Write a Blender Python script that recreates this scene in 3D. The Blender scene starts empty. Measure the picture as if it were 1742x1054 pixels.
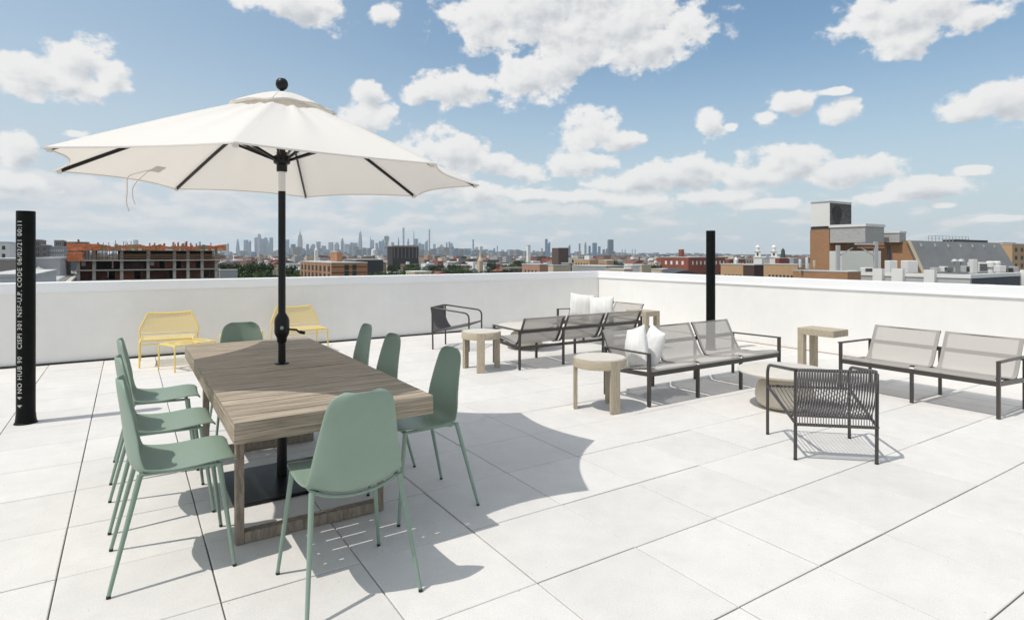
import bpy, bmesh, math, random
from math import sin, cos, pi, radians, sqrt, atan2, hypot
from mathutils import Vector, Matrix
random.seed(7)
sc = bpy.context.scene
COL = sc.collection

# ------------------------------------------------------------------ camera
F_PX, HOR, YAW, EYE = 1012.76, 432.32, radians(32.866), 1.483
cam = bpy.data.cameras.new('camera'); co = bpy.data.objects.new('camera', cam); COL.objects.link(co)
co.location = (0, 0, EYE); co.rotation_euler = (radians(90), 0, -YAW)
cam.sensor_width = 36; cam.lens = 36*F_PX/1742; cam.shift_y = -(527-HOR)/1742
cam.clip_start = .05; cam.clip_end = 60000
sc.camera = co

# ------------------------------------------------------------------ exposure
sc.view_settings.view_transform = 'Standard'; sc.view_settings.look = 'None'
sc.view_settings.exposure = 0.34; sc.view_settings.gamma = 1

# ------------------------------------------------------------------ sun
SD = Vector((1.0, -.06, -1.93)).normalized()
sun = bpy.data.lights.new('sun', 'SUN'); sun.energy = 2.4; sun.angle = radians(.45); sun.color = (1, .955, .885)
so = bpy.data.objects.new('sun', sun); COL.objects.link(so)
so.rotation_euler = SD.to_track_quat('-Z', 'Y').to_euler(); so.location = (-20, 3, 40)
SUN_EL = math.asin(-SD.z); SUN_AZ = atan2(-SD.x, -SD.y)

# ------------------------------------------------------------------ world: sky texture with a field of fair-weather clouds
w = bpy.data.worlds.new('World'); sc.world = w; w.use_nodes = True
nt = w.node_tree; nt.nodes.clear()
def N(t, **k):
    n = nt.nodes.new(t)
    for a, b in k.items(): setattr(n, a, b)
    return n
def L(a, b): nt.links.new(a, b)
def M(op, a, b=None, c=None, clamp=False):
    n = N('ShaderNodeMath', operation=op, use_clamp=clamp)
    for i, v in enumerate((a, b, c)):
        if v is None: continue
        if isinstance(v, (int, float)): n.inputs[i].default_value = v
        else: L(v, n.inputs[i])
    return n.outputs[0]
def VM(op, a, b=None, c=None, out=0):
    n = N('ShaderNodeVectorMath', operation=op)
    for i, v in enumerate((a, b, c)):
        if v is None: continue
        if isinstance(v, (tuple, list)): n.inputs[i].default_value = v
        else: L(v, n.inputs[i])
    return n.outputs[out]
def SS(v, lo, hi):
    n = N('ShaderNodeMapRange', interpolation_type='SMOOTHSTEP'); L(v, n.inputs[0])
    n.inputs[1].default_value = lo; n.inputs[2].default_value = hi
    return n.outputs[0]
def MIXC(f, a, b):
    n = N('ShaderNodeMix', data_type='RGBA')
    if isinstance(f, (int, float)): n.inputs[0].default_value = f
    else: L(f, n.inputs[0])
    for s, v in ((6, a), (7, b)):
        if isinstance(v, tuple): n.inputs[s].default_value = (*v, 1)
        else: L(v, n.inputs[s])
    return n.outputs[2]
sky = N('ShaderNodeTexSky', sky_type='NISHITA', sun_disc=False)
sky.sun_elevation = SUN_EL; sky.sun_rotation = SUN_AZ % (2*pi); sky.altitude = 50; sky.air_density = 1.0; sky.dust_density = 1.6; sky.ozone_density = 1.6
tc = N('ShaderNodeTexCoord'); D = tc.outputs['Generated']
sx = N('ShaderNodeSeparateXYZ'); L(D, sx.inputs[0])
az = M('ARCTAN2', sx.outputs[0], sx.outputs[1]); el = M('ARCSINE', sx.outputs[2])
cb = N('ShaderNodeCombineXYZ'); L(az, cb.inputs[0]); L(el, cb.inputs[1]); P0 = cb.outputs[0]
def azel(x, y):
    r = (x-871)/F_PX; u = -(y-HOR)/F_PX
    return YAW+math.atan(r), atan2(u, hypot(1, r))
CL = [(930,14,165,66),(1060,48,150,54),(1095,82,92,34),(830,38,66,46),(985,84,60,36),(960,50,120,50),(1010,20,150,50),(905,134,80,40),(772,150,84,28),(965,106,40,30),(712,160,30,18),
 (500,8,96,32),(650,22,36,18),(140,100,74,38),(60,130,92,36),(185,128,36,36),(120,140,80,26),(628,155,36,20),(625,205,56,28),
 (30,252,46,30),(128,228,28,9),(35,312,80,20),(765,258,70,36),(700,270,44,26),(890,292,40,18),(835,280,40,20),
 (1005,226,60,34),(1050,240,52,18),(990,278,62,20),(1212,210,30,24),(1242,215,16,8),(1345,176,38,20),(1305,203,26,13),(1425,156,28,7),
 (1432,190,42,20),(1700,172,84,38),(1640,192,54,16),(1760,170,60,40),(1560,14,145,50),(1552,62,70,30),(1470,16,50,22),(1650,24,60,26),(1080,308,80,24),(1150,296,80,30),(1175,280,46,20),
 (1340,282,90,32),(1420,292,90,24),(1290,300,70,18),(1490,288,52,22),(1655,290,34,10),(1570,318,80,20),(1500,336,56,13),(980,334,84,12),(1090,340,92,13),
 (1210,334,88,14),(1300,348,70,12),(1690,372,50,6),(1605,350,26,6),(820,325,66,18),(750,300,66,22),(905,333,50,11)]
def field(P):
    n1 = N('ShaderNodeTexNoise', noise_dimensions='2D'); L(VM('MULTIPLY', P, (1, 1.45, 1)), n1.inputs['Vector'])
    n1.inputs['Scale'].default_value = 19; n1.inputs['Detail'].default_value = 5; n1.inputs['Roughness'].default_value = .55
    cur = None
    for (x, y, a, b) in CL:
        u, v = azel(x, y); k = cos(math.atan((x-871)/F_PX))**2
        ca, cbb = a/F_PX*k*1.10, b/F_PX*k**.5*1.14
        q = VM('MULTIPLY_ADD', P, (1/ca, 1/cbb, 0), (-u/ca, -v/cbb, 0))
        ln = VM('LENGTH', q, out=1)
        cur = ln if cur is None else M('SMOOTH_MIN', cur, ln, .22)
    f = M('SUBTRACT', 1.0, cur); f = M('MAXIMUM', f, -1.2)
    # many small flat clouds stacked towards the horizon
    s2 = N('ShaderNodeSeparateXYZ'); L(P, s2.inputs[0])
    e = M('MAXIMUM', s2.outputs[1], .002); lg = M('LOGARITHM', M('ADD', e, .03), 2.718282)
    c2 = N('ShaderNodeCombineXYZ'); L(s2.outputs[0], c2.inputs[0]); L(M('MULTIPLY', lg, .25), c2.inputs[1])
    n2 = N('ShaderNodeTexNoise', noise_dimensions='2D'); L(c2.outputs[0], n2.inputs['Vector'])
    n2.inputs['Scale'].default_value = 13; n2.inputs['Detail'].default_value = 7; n2.inputs['Roughness'].default_value = .52
    low = SS(s2.outputs[1], .085, .19)                                    # only low in the sky
    left = M('SUBTRACT', 1.0, SS(s2.outputs[0], .10, 1.10))              # thicker to the left
    cov = M('MULTIPLY_ADD', left, .62, .02)
    f2 = M('ADD', M('MULTIPLY', M('SUBTRACT', n2.outputs[0], .5), 4.0), cov)
    f2 = M('SUBTRACT', f2, M('MULTIPLY', low, 2.6))
    f2 = M('SUBTRACT', f2, M('MULTIPLY', M('SUBTRACT', 1.0, SS(s2.outputs[1], .0, .05)), .55))
    n3 = N('ShaderNodeTexNoise', noise_dimensions='2D'); L(VM('MULTIPLY_ADD', P, (1, 1.3, 1), (3.1, 7.7, 0)), n3.inputs['Vector'])
    n3.inputs['Scale'].default_value = 62; n3.inputs['Detail'].default_value = 5; n3.inputs['Roughness'].default_value = .55
    nn = M('MULTIPLY_ADD', M('SUBTRACT', n3.outputs[0], .5), .42, M('MULTIPLY', M('SUBTRACT', n1.outputs[0], .5), 1.7))
    side = M('MULTIPLY', SS(M('ABSOLUTE', M('SUBTRACT', s2.outputs[0], YAW)), .95, 1.25), SS(s2.outputs[1], .05, .2))  # clouds beside and behind the view, unseen, added to raise the fill light
    fill_clouds = M('MULTIPLY', M('MAXIMUM', SS(s2.outputs[1], .42, .60), side), M('SUBTRACT', n1.outputs[0], .30)); f = M('MAXIMUM', f, M('MULTIPLY_ADD', fill_clouds, 6.0, -1.0))  # with unseen overhead clouds, added for brighter and more neutral fill
    return M('ADD', f, nn), f2
fa, fb = field(P0)
fa2, fb2 = field(VM('ADD', P0, (-.007, .012, 0)))
A1 = SS(fa, -.04, .34); B1 = SS(fb, .05, .65)
def shade(f, fo, k, base):                                               # light from above left, grey bases
    return M('MULTIPLY_ADD', M('SUBTRACT', f, fo), k, base, clamp=True)
thick = SS(fa2, .25, 1.15)
sa = M('SUBTRACT', shade(fa, fa2, .62, .92), M('MULTIPLY', thick, .46), clamp=True)
sb = shade(fb, fb2, .75, .60)
def mul(c, k): return tuple(x*k for x in c)
KE = 1/2**sc.view_settings.exposure
WHITE, GREY = mul((.87, .868, .86), KE), mul((.53, .565, .61), KE)
skyc = VM('SCALE', sky.outputs[0]); SKYN = skyc.node; SKYN.inputs[3].default_value = .112; skyc = VM('MULTIPLY', skyc, (.90, 1.03, 1.0))
e0 = sx.outputs[2]
veil = M('MULTIPLY', M('SUBTRACT', 1.0, SS(e0, -.02, .36)), .86)          # milky summer air low in the sky
veil = M('ADD', veil, M('MULTIPLY', M('SUBTRACT', 1.0, SS(az, -.30, .85)), .36), clamp=True)
skym = MIXC(veil, skyc, mul((.575, .665, .735), KE))
fin = MIXC(M('MULTIPLY', B1, .8), skym, MIXC(sb, mul((.57, .62, .665), KE), mul((.80, .80, .80), KE)))
fin = MIXC(A1, fin, MIXC(sa, GREY, WHITE))
up = SS(e0, -.01, .0)
fin = MIXC(up, mul((.30, .31, .32), KE), fin)
bg = N('ShaderNodeBackground'); L(fin, bg.inputs[0]); bg.inputs[1].default_value = 1
wo = N('ShaderNodeOutputWorld'); L(bg.outputs[0], wo.inputs[0])
sc.cycles.volume_bounces = 2; sc.cycles.max_bounces = 10
w.cycles.sampling_method = 'MANUAL'; w.cycles.sample_map_resolution = 512

# ------------------------------------------------------------------ materials
MATS = {}
def mat(name, col, rough=.6, metal=0, spec=.5, spots=None, noise=None, bump=None, grain=None, alpha=None, trans=None, island=None, brick=None, coat=0):
    if name in MATS: return MATS[name]
    m = bpy.data.materials.new(name); m.use_nodes = True; t = m.node_tree
    b = t.nodes['Principled BSDF']; o = t.nodes['Material Output']
    b.inputs['Roughness'].default_value = rough; b.inputs['Metallic'].default_value = metal
    b.inputs['Specular IOR Level'].default_value = spec; b.inputs['Coat Weight'].default_value = coat
    b.inputs['Base Color'].default_value = (*col, 1)
    tcn = t.nodes.new('ShaderNodeTexCoord'); vec = tcn.outputs['Object']
    cur = None
    def mix(f, a, c, typ='MIX'):
        n = t.nodes.new('ShaderNodeMix'); n.data_type = 'RGBA'; n.blend_type = typ
        if isinstance(f, float): n.inputs[0].default_value = f
        else: t.links.new(f, n.inputs[0])
        for s, v in ((6, a), (7, c)):
            if isinstance(v, tuple): n.inputs[s].default_value = (*v, 1)
            else: t.links.new(v, n.inputs[s])
        return n.outputs[2]
    cur = col
    def tex(scale, detail=4, stretch=None, rough_=.55):
        n = t.nodes.new('ShaderNodeTexNoise'); n.inputs['Scale'].default_value = scale; n.inputs['Detail'].default_value = detail
        n.inputs['Roughness'].default_value = rough_
        if stretch:
            mp = t.nodes.new('ShaderNodeMapping'); mp.inputs['Scale'].default_value = stretch
            t.links.new(vec, mp.inputs[0]); t.links.new(mp.outputs[0], n.inputs['Vector'])
        else: t.links.new(vec, n.inputs['Vector'])
        return n.outputs[0]
    def mr(v, a, b_, c, d):
        n = t.nodes.new('ShaderNodeMapRange'); t.links.new(v, n.inputs[0])
        for i, x in enumerate((a, b_, c, d)): n.inputs[i+1].default_value = x
        return n.outputs[0]
    if brick:
        n = t.nodes.new('ShaderNodeTexBrick'); sc_, c1, c2, mo = brick
        n.inputs['Scale'].default_value = sc_; n.inputs['Color1'].default_value = (*c1, 1); n.inputs['Color2'].default_value = (*c2, 1); n.inputs['Mortar'].default_value = (*mo, 1)
        n.inputs['Mortar Size'].default_value = .012
        # walls run in x or y: fold both into the brick plane
        s = t.nodes.new('ShaderNodeSeparateXYZ'); t.links.new(vec, s.inputs[0]); c = t.nodes.new('ShaderNodeCombineXYZ')
        ad = t.nodes.new('ShaderNodeMath'); t.links.new(s.outputs[0], ad.inputs[0]); t.links.new(s.outputs[1], ad.inputs[1])
        t.links.new(ad.outputs[0], c.inputs[0]); t.links.new(s.outputs[2], c.inputs[1]); t.links.new(c.outputs[0], n.inputs['Vector'])
        cur = n.outputs[0]
    if island:
        g = t.nodes.new('ShaderNodeNewGeometry')
        dark = tuple(x*(1-island) for x in col); lite = tuple(min(1, x*(1+island)) for x in col)
        cur = mix(g.outputs['Random Per Island'], dark, lite)
    if noise:
        for (s, amt, *st) in noise:
            v = mr(tex(s, 5, st[0] if st else None), .3, .7, 1-amt, 1+amt)
            cur2 = t.nodes.new('ShaderNodeVectorMath'); cur2.operation = 'SCALE'
            if isinstance(cur, tuple): cur2.inputs[0].default_value = cur
            else: t.links.new(cur, cur2.inputs[0])
            t.links.new(v, cur2.inputs[3]); cur = cur2.outputs[0]
    if spots:
        for (s, lo, hi, amt) in spots:
            v = mr(tex(s, 3), lo, hi, 0, amt); v.node.clamp = True; cur = mix(v, cur, tuple(x*.35 for x in col))
    if grain:
        s, dark, st = grain
        v = mr(tex(s, 6, st, .65), .35, .65, 0, 1)
        cur = mix(v, dark, cur)
    if not isinstance(cur, tuple): t.links.new(cur, b.inputs['Base Color'])
    if bump:
        s, st_, *rest = bump
        bn = t.nodes.new('ShaderNodeBump'); bn.inputs['Strength'].default_value = st_; bn.inputs['Distance'].default_value = rest[1] if len(rest) > 1 else .01
        t.links.new(tex(s, 4, rest[0] if rest else None), bn.inputs['Height']); t.links.new(bn.outputs[0], b.inputs['Normal'])
    if trans:
        tr = t.nodes.new('ShaderNodeBsdfTranslucent'); mx = t.nodes.new('ShaderNodeMixShader'); mx.inputs[0].default_value = trans[0]
        tr.inputs[0].default_value = (*trans[1], 1)
        t.links.new(b.outputs[0], mx.inputs[1]); t.links.new(tr.outputs[0], mx.inputs[2]); t.links.new(mx.outputs[0], o.inputs[0])
    if alpha:
        tr = t.nodes.new('ShaderNodeBsdfTransparent'); mx = t.nodes.new('ShaderNodeMixShader'); mx.inputs[0].default_value = alpha
        t.links.new(tr.outputs[0], mx.inputs[1]); t.links.new(b.outputs[0], mx.inputs[2]); t.links.new(mx.outputs[0], o.inputs[0])
    MATS[name] = m; return m

paver = mat('concrete_paver', (.655, .634, .608), .85, spec=.2, island=.035, spots=[(34, .70, .76, .55), (3.2, .62, .80, .10)], noise=[(.45, .03), (1.1, .035), (3.7, .025), (9, .03), (120, .07)], bump=(260, .25, None, .002))
joint = mat('joint_grit_gap_shade', (.045, .042, .04), .95, noise=[(60, .4)])  # dark joint grit, also coloured to stand for shade in the wall-base gap
stucco = mat('wall_panel', (.82, .805, .775), .8, spec=.2, noise=[(.6, .03), (4, .02), (2.5, .009, (5, 5, .35))], bump=(180, .12, None, .002))
coping_m = mat('coping_metal', (.86, .86, .86), .45, spec=.4, noise=[(.8, .03)])
blackp = mat('black_coating', (.005, .006, .005), .45, spec=.12, noise=[(14, .35)])
blackm = mat('black_powder_coat', (.008, .008, .009), .35, spec=.3)
white_ink = mat('stencil_ink', (.50, .50, .47), .7, noise=[(40, .35)])
green = mat('sage_plastic', (.235, .315, .252), .45, spec=.35, noise=[(3, .03), (22, .02)], bump=(400, .05, None, .001))
greenleg = mat('sage_metal', (.215, .30, .24), .38, spec=.5)
rubber = mat('rubber', (.02, .02, .02), .7)
woodtop = mat('grey_teak_top', (.51, .435, .34), .68, spec=.12, island=.10, grain=(5, (.185, .145, .11), (.5, 22, 22)), noise=[(30, .2, (.3, 10, 10))], bump=(12, .35, (.5, 24, 24), .004))
woodside = mat('grey_teak_side', (.47, .40, .305), .68, spec=.12, grain=(5, (.21, .165, .125), (.8, .8, 26)), bump=(12, .3, (.8, .8, 24), .004))
woodsidey = mat('grey_teak_long_side', (.47, .40, .305), .68, spec=.12, grain=(5, (.21, .165, .125), (26, .8, 26)), bump=(12, .3, (24, .8, 24), .004))
woodleg = mat('grey_teak_leg', (.33, .28, .225), .65, spec=.3, grain=(6, (.18, .145, .112), (9, 9, 2)))
woodring = mat('pale_teak_ring', (.52, .45, .34), .6, spec=.25, grain=(9, (.38, .32, .235), (1.2, 1.2, 16)), bump=(40, .2, (1, 1, 8), .002))
woodpale = mat('pale_teak', (.52, .45, .34), .6, spec=.25, grain=(9, (.38, .32, .235), (9, 9, 1.2)), bump=(40, .2, (8, 8, 1), .002))
stone = mat('cast_stone', (.60, .54, .44), .7, noise=[(6, .06), (60, .05)])
tabletop = mat('pale_top', (.60, .56, .50), .6, noise=[(8, .05)])
canvas_m = mat('canvas_white', (.83, .81, .78), .85, spec=.1, trans=(.30, (.90, .82, .73)), bump=(600, .1, None, .001))
tape = mat('sewn_label', (.62, .60, .56), .8)
bandm = mat('white_band', (.75, .73, .70), .4)
bronze = mat('bronze_frame', (.055, .048, .044), .4, spec=.5)
ropem = mat('rope_cord', (.13, .12, .125), .75)
sling = mat('sling_mesh', (.42, .395, .365), .8, spec=.2, alpha=.76, bump=(500, .2, None, .001))
slingtape = mat('sling_edge', (.25, .24, .23), .8, spec=.2)
pillow_m = mat('pillow_cloth', (.80, .79, .77), .9, spec=.1, grain=(3, (.68, .68, .67), (12, 1, .6)), bump=(24, .5, (1, 1, 1), .008))
stripe_m = mat('striped_cloth', (.80, .79, .76), .9, spec=.1, grain=(2.6, (.66, .65, .62), (9, .2, .2)), bump=(260, .2, None, .002))
yellow = mat('yellow_metal', (.80, .60, .17), .4)
rust = mat('rust_flashing', (.22, .10, .06), .8, noise=[(8, .3)])
glass_lens = mat('crank_button', (.25, .35, .3), .2)

# ------------------------------------------------------------------ mesh helpers
class MB:
    def __init__(s): s.v = []; s.f = []; s.sm = []
    def add(s, vs, fs, smooth=False):
        o = len(s.v); s.v += [tuple(v) for v in vs]; s.f += [tuple(i+o for i in f) for f in fs]; s.sm += [smooth]*len(fs); return s
    def box(s, x0, x1, y0, y1, z0, z1, T=None):
        vs = [Vector((x, y, z)) for x in (x0, x1) for y in (y0, y1) for z in (z0, z1)]
        if T: vs = [T @ v for v in vs]
        return s.add(vs, [(0,1,3,2),(4,6,7,5),(0,4,5,1),(2,3,7,6),(0,2,6,4),(1,5,7,3)])
    def bbox(s, x0, x1, y0, y1, z0, z1, b=.004, T=None):                # bevelled box
        bm = bmesh.new(); bmesh.ops.create_cube(bm, size=1)
        for v in bm.verts: v.co = Vector(((x0+x1)/2+v.co.x*(x1-x0), (y0+y1)/2+v.co.y*(y1-y0), (z0+z1)/2+v.co.z*(z1-z0)))
        bmesh.ops.bevel(bm, geom=bm.edges[:], offset=b, segments=2, affect='EDGES', profile=.5)
        vs = [v.co.copy() for v in bm.verts]; fs = [[v.index for v in f.verts] for f in bm.faces]; bm.free()
        if T: vs = [T @ v for v in vs]
        return s.add(vs, fs)
    def sweep(s, path, prof, up=None, closed=False, cap=True, smooth=True, scales=None):
        P_ = [Vector(p) for p in path]; n = len(P_); m = len(prof); vs = []; nrm = None
        for i in range(n):
            if closed: t = (P_[(i+1) % n]-P_[i-1])
            else: t = P_[min(i+1, n-1)]-P_[max(i-1, 0)]
            t.normalize()
            if up is not None: nrm = Vector(up); nrm = (nrm-t*nrm.dot(t)).normalized()
            elif nrm is None:
                a = Vector((0, 0, 1)) if abs(t.z) < .9 else Vector((1, 0, 0)); nrm = (a-t*a.dot(t)).normalized()
            else: nrm = (nrm-t*nrm.dot(t)).normalized()
            bi = t.cross(nrm); k = scales[i] if scales else 1
            # mitre correction for flat profiles
            for (a, b) in prof: vs.append(P_[i]+(bi*a+nrm*b)*k)
        fs = []
        for i in range(n if closed else n-1):
            for j in range(m):
                a = i*m+j; b = i*m+(j+1) % m; c = ((i+1) % n)*m+(j+1) % m; d = ((i+1) % n)*m+j
                fs.append((a, b, c, d))
        if cap and not closed: fs.append(tuple(range(m-1, -1, -1))); fs.append(tuple((n-1)*m+j for j in range(m)))
        return s.add(vs, fs, smooth)
    def tube(s, path, r, n=10, closed=False, r2=None, cap=True):
        k = None
        if r2 is not None: k = [1+(r2/r-1)*i/(len(path)-1) for i in range(len(path))]
        return s.sweep(path, [(r*cos(2*pi*j/n), r*sin(2*pi*j/n)) for j in range(n)], closed=closed, scales=k, cap=cap)
    def bar(s, path, w, h, up=(0, 0, 1), closed=False):
        return s.sweep(path, [(-w/2, -h/2), (w/2, -h/2), (w/2, h/2), (-w/2, h/2)], up=up, closed=closed, smooth=False)
    def lathe(s, prof, n=32, c=(0, 0, 0), smooth=True, close=True):
        vs = []; m = len(prof)
        for (r, z) in prof:
            for j in range(n): vs.append((c[0]+r*cos(2*pi*j/n), c[1]+r*sin(2*pi*j/n), c[2]+z))
        fs = [(i*n+j, i*n+(j+1) % n, (i+1)*n+(j+1) % n, (i+1)*n+j) for i in range(m-1) for j in range(n)]
        if close:
            if prof[0][0] > 1e-6: fs.append(tuple(range(n-1, -1, -1)))
            if prof[-1][0] > 1e-6: fs.append(tuple((m-1)*n+j for j in range(n)))
        return s.add(vs, fs, smooth)
    def grid(s, rows, smooth=True):
        m = len(rows[0]); vs = [p for r in rows for p in r]
        return s.add(vs, [(i*m+j, i*m+j+1, (i+1)*m+j+1, (i+1)*m+j) for i in range(len(rows)-1) for j in range(m-1)], smooth)
    def prism(s, pts, z0, z1, T=None, smooth=False):
        n = len(pts); vs = [Vector((x, y, z0)) for x, y in pts]+[Vector((x, y, z1)) for x, y in pts]
        if T: vs = [T @ v for v in vs]
        return s.add(vs, [tuple(range(n-1, -1, -1)), tuple(range(n, 2*n))]+[(i, (i+1) % n, n+(i+1) % n, n+i) for i in range(n)], smooth)
    def build(s, name, m, parent=None, **props):
        me = bpy.data.meshes.new(name); me.from_pydata(s.v, [], s.f); me.update()
        me.polygons.foreach_set('use_smooth', s.sm)
        me.materials.append(m)
        bm = bmesh.new(); bm.from_mesh(me); bmesh.ops.remove_doubles(bm, verts=bm.verts, dist=1e-5); bmesh.ops.recalc_face_normals(bm, faces=bm.faces); bm.to_mesh(me); bm.free()
        if any(s.sm):
            try: me.set_sharp_from_angle(angle=radians(38))
            except Exception: pass
        o = bpy.data.objects.new(name, me); COL.objects.link(o)
        if parent: o.parent = parent
        for k, v in props.items(): o[k] = v
        return o
def thing(name, label, cat, loc=(0, 0, 0), rz=0, group=None):
    o = bpy.data.objects.new(name, None); COL.objects.link(o); o.location = loc; o.rotation_euler = (0, 0, rz)
    o.empty_display_size = .2; o['label'] = label; o['category'] = cat
    if group: o['group'] = group
    return o
def tag(o, label, cat, group=None):
    o['label'] = label; o['category'] = cat
    if group: o['group'] = group
    return o
KIDS = {}
def kids(o): return [c for c in COL.objects if c.parent == o]
def dup(o, label, loc, rz, group=None, scale=None):
    r = o.copy(); COL.objects.link(r); r.location = loc; r.rotation_euler = (0, 0, rz); r['label'] = label
    if scale: r.scale = scale
    if group: r['group'] = group
    for ch in kids(o):
        c = ch.copy(); COL.objects.link(c); c.parent = r
        for g in kids(ch):
            d = g.copy(); COL.objects.link(d); d.parent = c
    return r
def bez(pts, n=8):                                                       # Catmull-Rom through the points
    P_ = [Vector(p) for p in pts]; out = []
    for i in range(len(P_)-1):
        a = P_[max(i-1, 0)]; b = P_[i]; c = P_[i+1]; d = P_[min(i+2, len(P_)-1)]
        for k in range(n):
            t = k/n; out.append(.5*((2*b)+(c-a)*t+(2*a-5*b+4*c-d)*t*t+(3*b-a-3*c+d)*t**3))
    out.append(P_[-1]); return out
def rounded(pts, r, n=5):                                                # polyline with rounded corners
    P_ = [Vector(p) for p in pts]; out = [P_[0]]
    for i in range(1, len(P_)-1):
        a = (P_[i-1]-P_[i]); b = (P_[i+1]-P_[i]); rr = min(r, a.length*.45, b.length*.45); a.normalize(); b.normalize()
        p0 = P_[i]+a*rr; p1 = P_[i]+b*rr
        for k in range(n+1):
            t = k/n; out.append(p0*(1-t)**2+P_[i]*2*t*(1-t)+p1*t*t)
    out.append(P_[-1]); return out

# ------------------------------------------------------------------ roof deck of square pavers, 0.61 m grid
S = .6096; OX, OY = 3.55281*S % S, 3.60463*S % S
WY, WX = 10.10, 8.814
dk = MB(); i0, i1, j0, j1 = -16, 15, -9, 17
for i in range(i0, i1):
    for j in range(j0, j1):
        xa, xb = OX+i*S, OX+(i+1)*S; ya, yb = OY+j*S, OY+(j+1)*S
        xb = min(xb, WX-.01); yb = min(yb, WY-.035)
        if xb-xa < .05 or yb-ya < .05: continue
        g = .0026+random.random()*.0012; gy = .0029+random.random()*.001; dz = random.gauss(0, .0008); tx = random.gauss(0, .0009); ty = random.gauss(0, .0009)
        x0_, x1_, y0_, y1_ = xa+g, xb-g, ya+gy, yb-gy; b = .003
        cx, cy = (xa+xb)/2, (ya+yb)/2
        def zz(x, y, z): return (x, y, z+dz+(x-cx)*tx+(y-cy)*ty)
        vs = [zz(*p) for p in ((x0_, y0_, -.05), (x1_, y0_, -.05), (x1_, y1_, -.05), (x0_, y1_, -.05), (x0_, y0_, -b), (x1_, y0_, -b), (x1_, y1_, -b), (x0_, y1_, -b),
              (x0_+b, y0_+b, 0), (x1_-b, y0_+b, 0), (x1_-b, y1_-b, 0), (x0_+b, y1_-b, 0))]
        fs = [(8, 9, 10, 11)]
        for q in range(4):
            r_ = (q+1) % 4; fs += [(q, r_, 4+r_, 4+q), (4+q, 4+r_, 8+r_, 8+q)]
        dk.add(vs, fs)
deck = dk.build('roof_deck', paver, kind='structure')
MB().box(OX+i0*S, WX+.3, OY+j0*S, WY+.3, -.4, -.055).build('roof_membrane', joint, kind='structure')

# ------------------------------------------------------------------ parapet walls
def parapet(name, label, x0, x1, y0, y1, inner):
    t = thing(name, label, 'wall', (0, 0, 0))
    MB().box(x0, x1, y0, y1, -.35, .972).build('wall', stucco, t)
    c = MB()
    if inner == 'y':
        c.box(x0, x1, y0-.010, y1+.02, .985, 1.098); c.box(x0, x1, y0-.018, y0-.010, .966, .990); c.box(x0, x1, y0-.010, y1, .9725, .985)
        for k in range(int(x0/3.05), int(x1/3.05)+1):
            if x0 < k*3.05 < x1: c.box(k*3.05-.05, k*3.05+.05, y0-.012, y1+.022, 1.0, 1.1)
    else:
        c.box(x0-.010, x1+.02, y0, y1, .985, 1.098); c.box(x0-.020, x0-.010, y0, y1, .966, .990); c.box(x0-.010, x1, y0, y1, .9725, .985)
        for k in range(int(y0/3.05)-1, int(y1/3.05)+1):
            if y0 < k*3.05 < y1: c.box(x0-.012, x1+.022, k*3.05-.05, k*3.05+.05, 1.0, 1.1)
    c.build('coping', coping_m, t)
    return t
pw = parapet('parapet_wall', 'long grey parapet wall with white metal coping along the far side of the roof deck', -9.6, WX+.35, WY, WY+.35, 'y')
pe = parapet('parapet_wall', 'sunlit off-white parapet wall with white metal coping along the right side of the deck', WX, WX+.35, -5.2, WY-.003, 'x')
MB().box(-9.6, WX-.02, WY-.034, WY-.001, -.05, .022).build('base_gap_shade', joint, pw)  # dark strip painted in for the shade of the gap at the wall base
st = MB()
st.box(WX-.012, WX-.001, -5, WY-.01, .0, .006); st.build('wall_flashing', rust, pe)

# ------------------------------------------------------------------ black standpipes
def pipe(name, label, x, y, zt, text=False):
    t = thing(name, label, 'pipe', (x, y, 0))
    n = 40; r = .069
    MB().lathe([(r, .0), (r, zt-.01), (r-.002, zt), (r-.008, zt), (r-.008, zt-.3), (0, zt-.3)], n).build('pipe', blackp, t)
    MB().lathe([(r+.018, .002), (r+.018, .006), (r+.010, .012), (r+.004, .05), (r+.002, .085), (r+.0005, .085)], n, close=False).build('flashing_boot', blackp, t)
    if text:
        cu = bpy.data.curves.new('lettering', 'FONT'); cu.body = '4  4 NO HUB 90   CISPI 301 NSF-U.P. CODE 06/02/21 00:11'
        cu.size = .062; cu.resolution_u = 2; cu.space_character = 1.12; cu.offset = .0004
        to = bpy.data.objects.new('lettering', cu); COL.objects.link(to)
        bpy.context.view_layer.update()
        me = bpy.data.meshes.new_from_object(to.evaluated_get(bpy.context.evaluated_depsgraph_get())); bpy.data.objects.remove(to)
        xs = [v.co.x for v in me.vertices]; Lx = max(xs)-min(xs); k = 1.62/Lx
        a0 = atan2(-y, -x)-.72                                            # towards the viewer, turned to the left
        bm = bmesh.new(); bm.from_mesh(me); bmesh.ops.subdivide_edges(bm, edges=[e for e in bm.edges if e.calc_length() > .02], cuts=1)
        for v in bm.verts:
            along = (v.co.x-min(xs))*k+.15; across = v.co.y*.9-.022
            a = a0-across/r; v.co = Vector(((r+.0012)*cos(a), (r+.0012)*sin(a), along))
        bmesh.ops.recalc_face_normals(bm, faces=bm.faces); bm.to_mesh(me); bm.free(); me.materials.append(white_ink)
        o = bpy.data.objects.new('lettering', me); COL.objects.link(o); o.parent = t
    return t
pipe('vent_pipe', 'black vent pipe with white stencilled lettering standing on the deck at far left', -.75, 6.72, 1.862, True)
pipe('vent_pipe', 'plain black vent pipe without lettering by the right parapet behind the three-seat sofa', 7.6, 6.084, 1.848)

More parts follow.
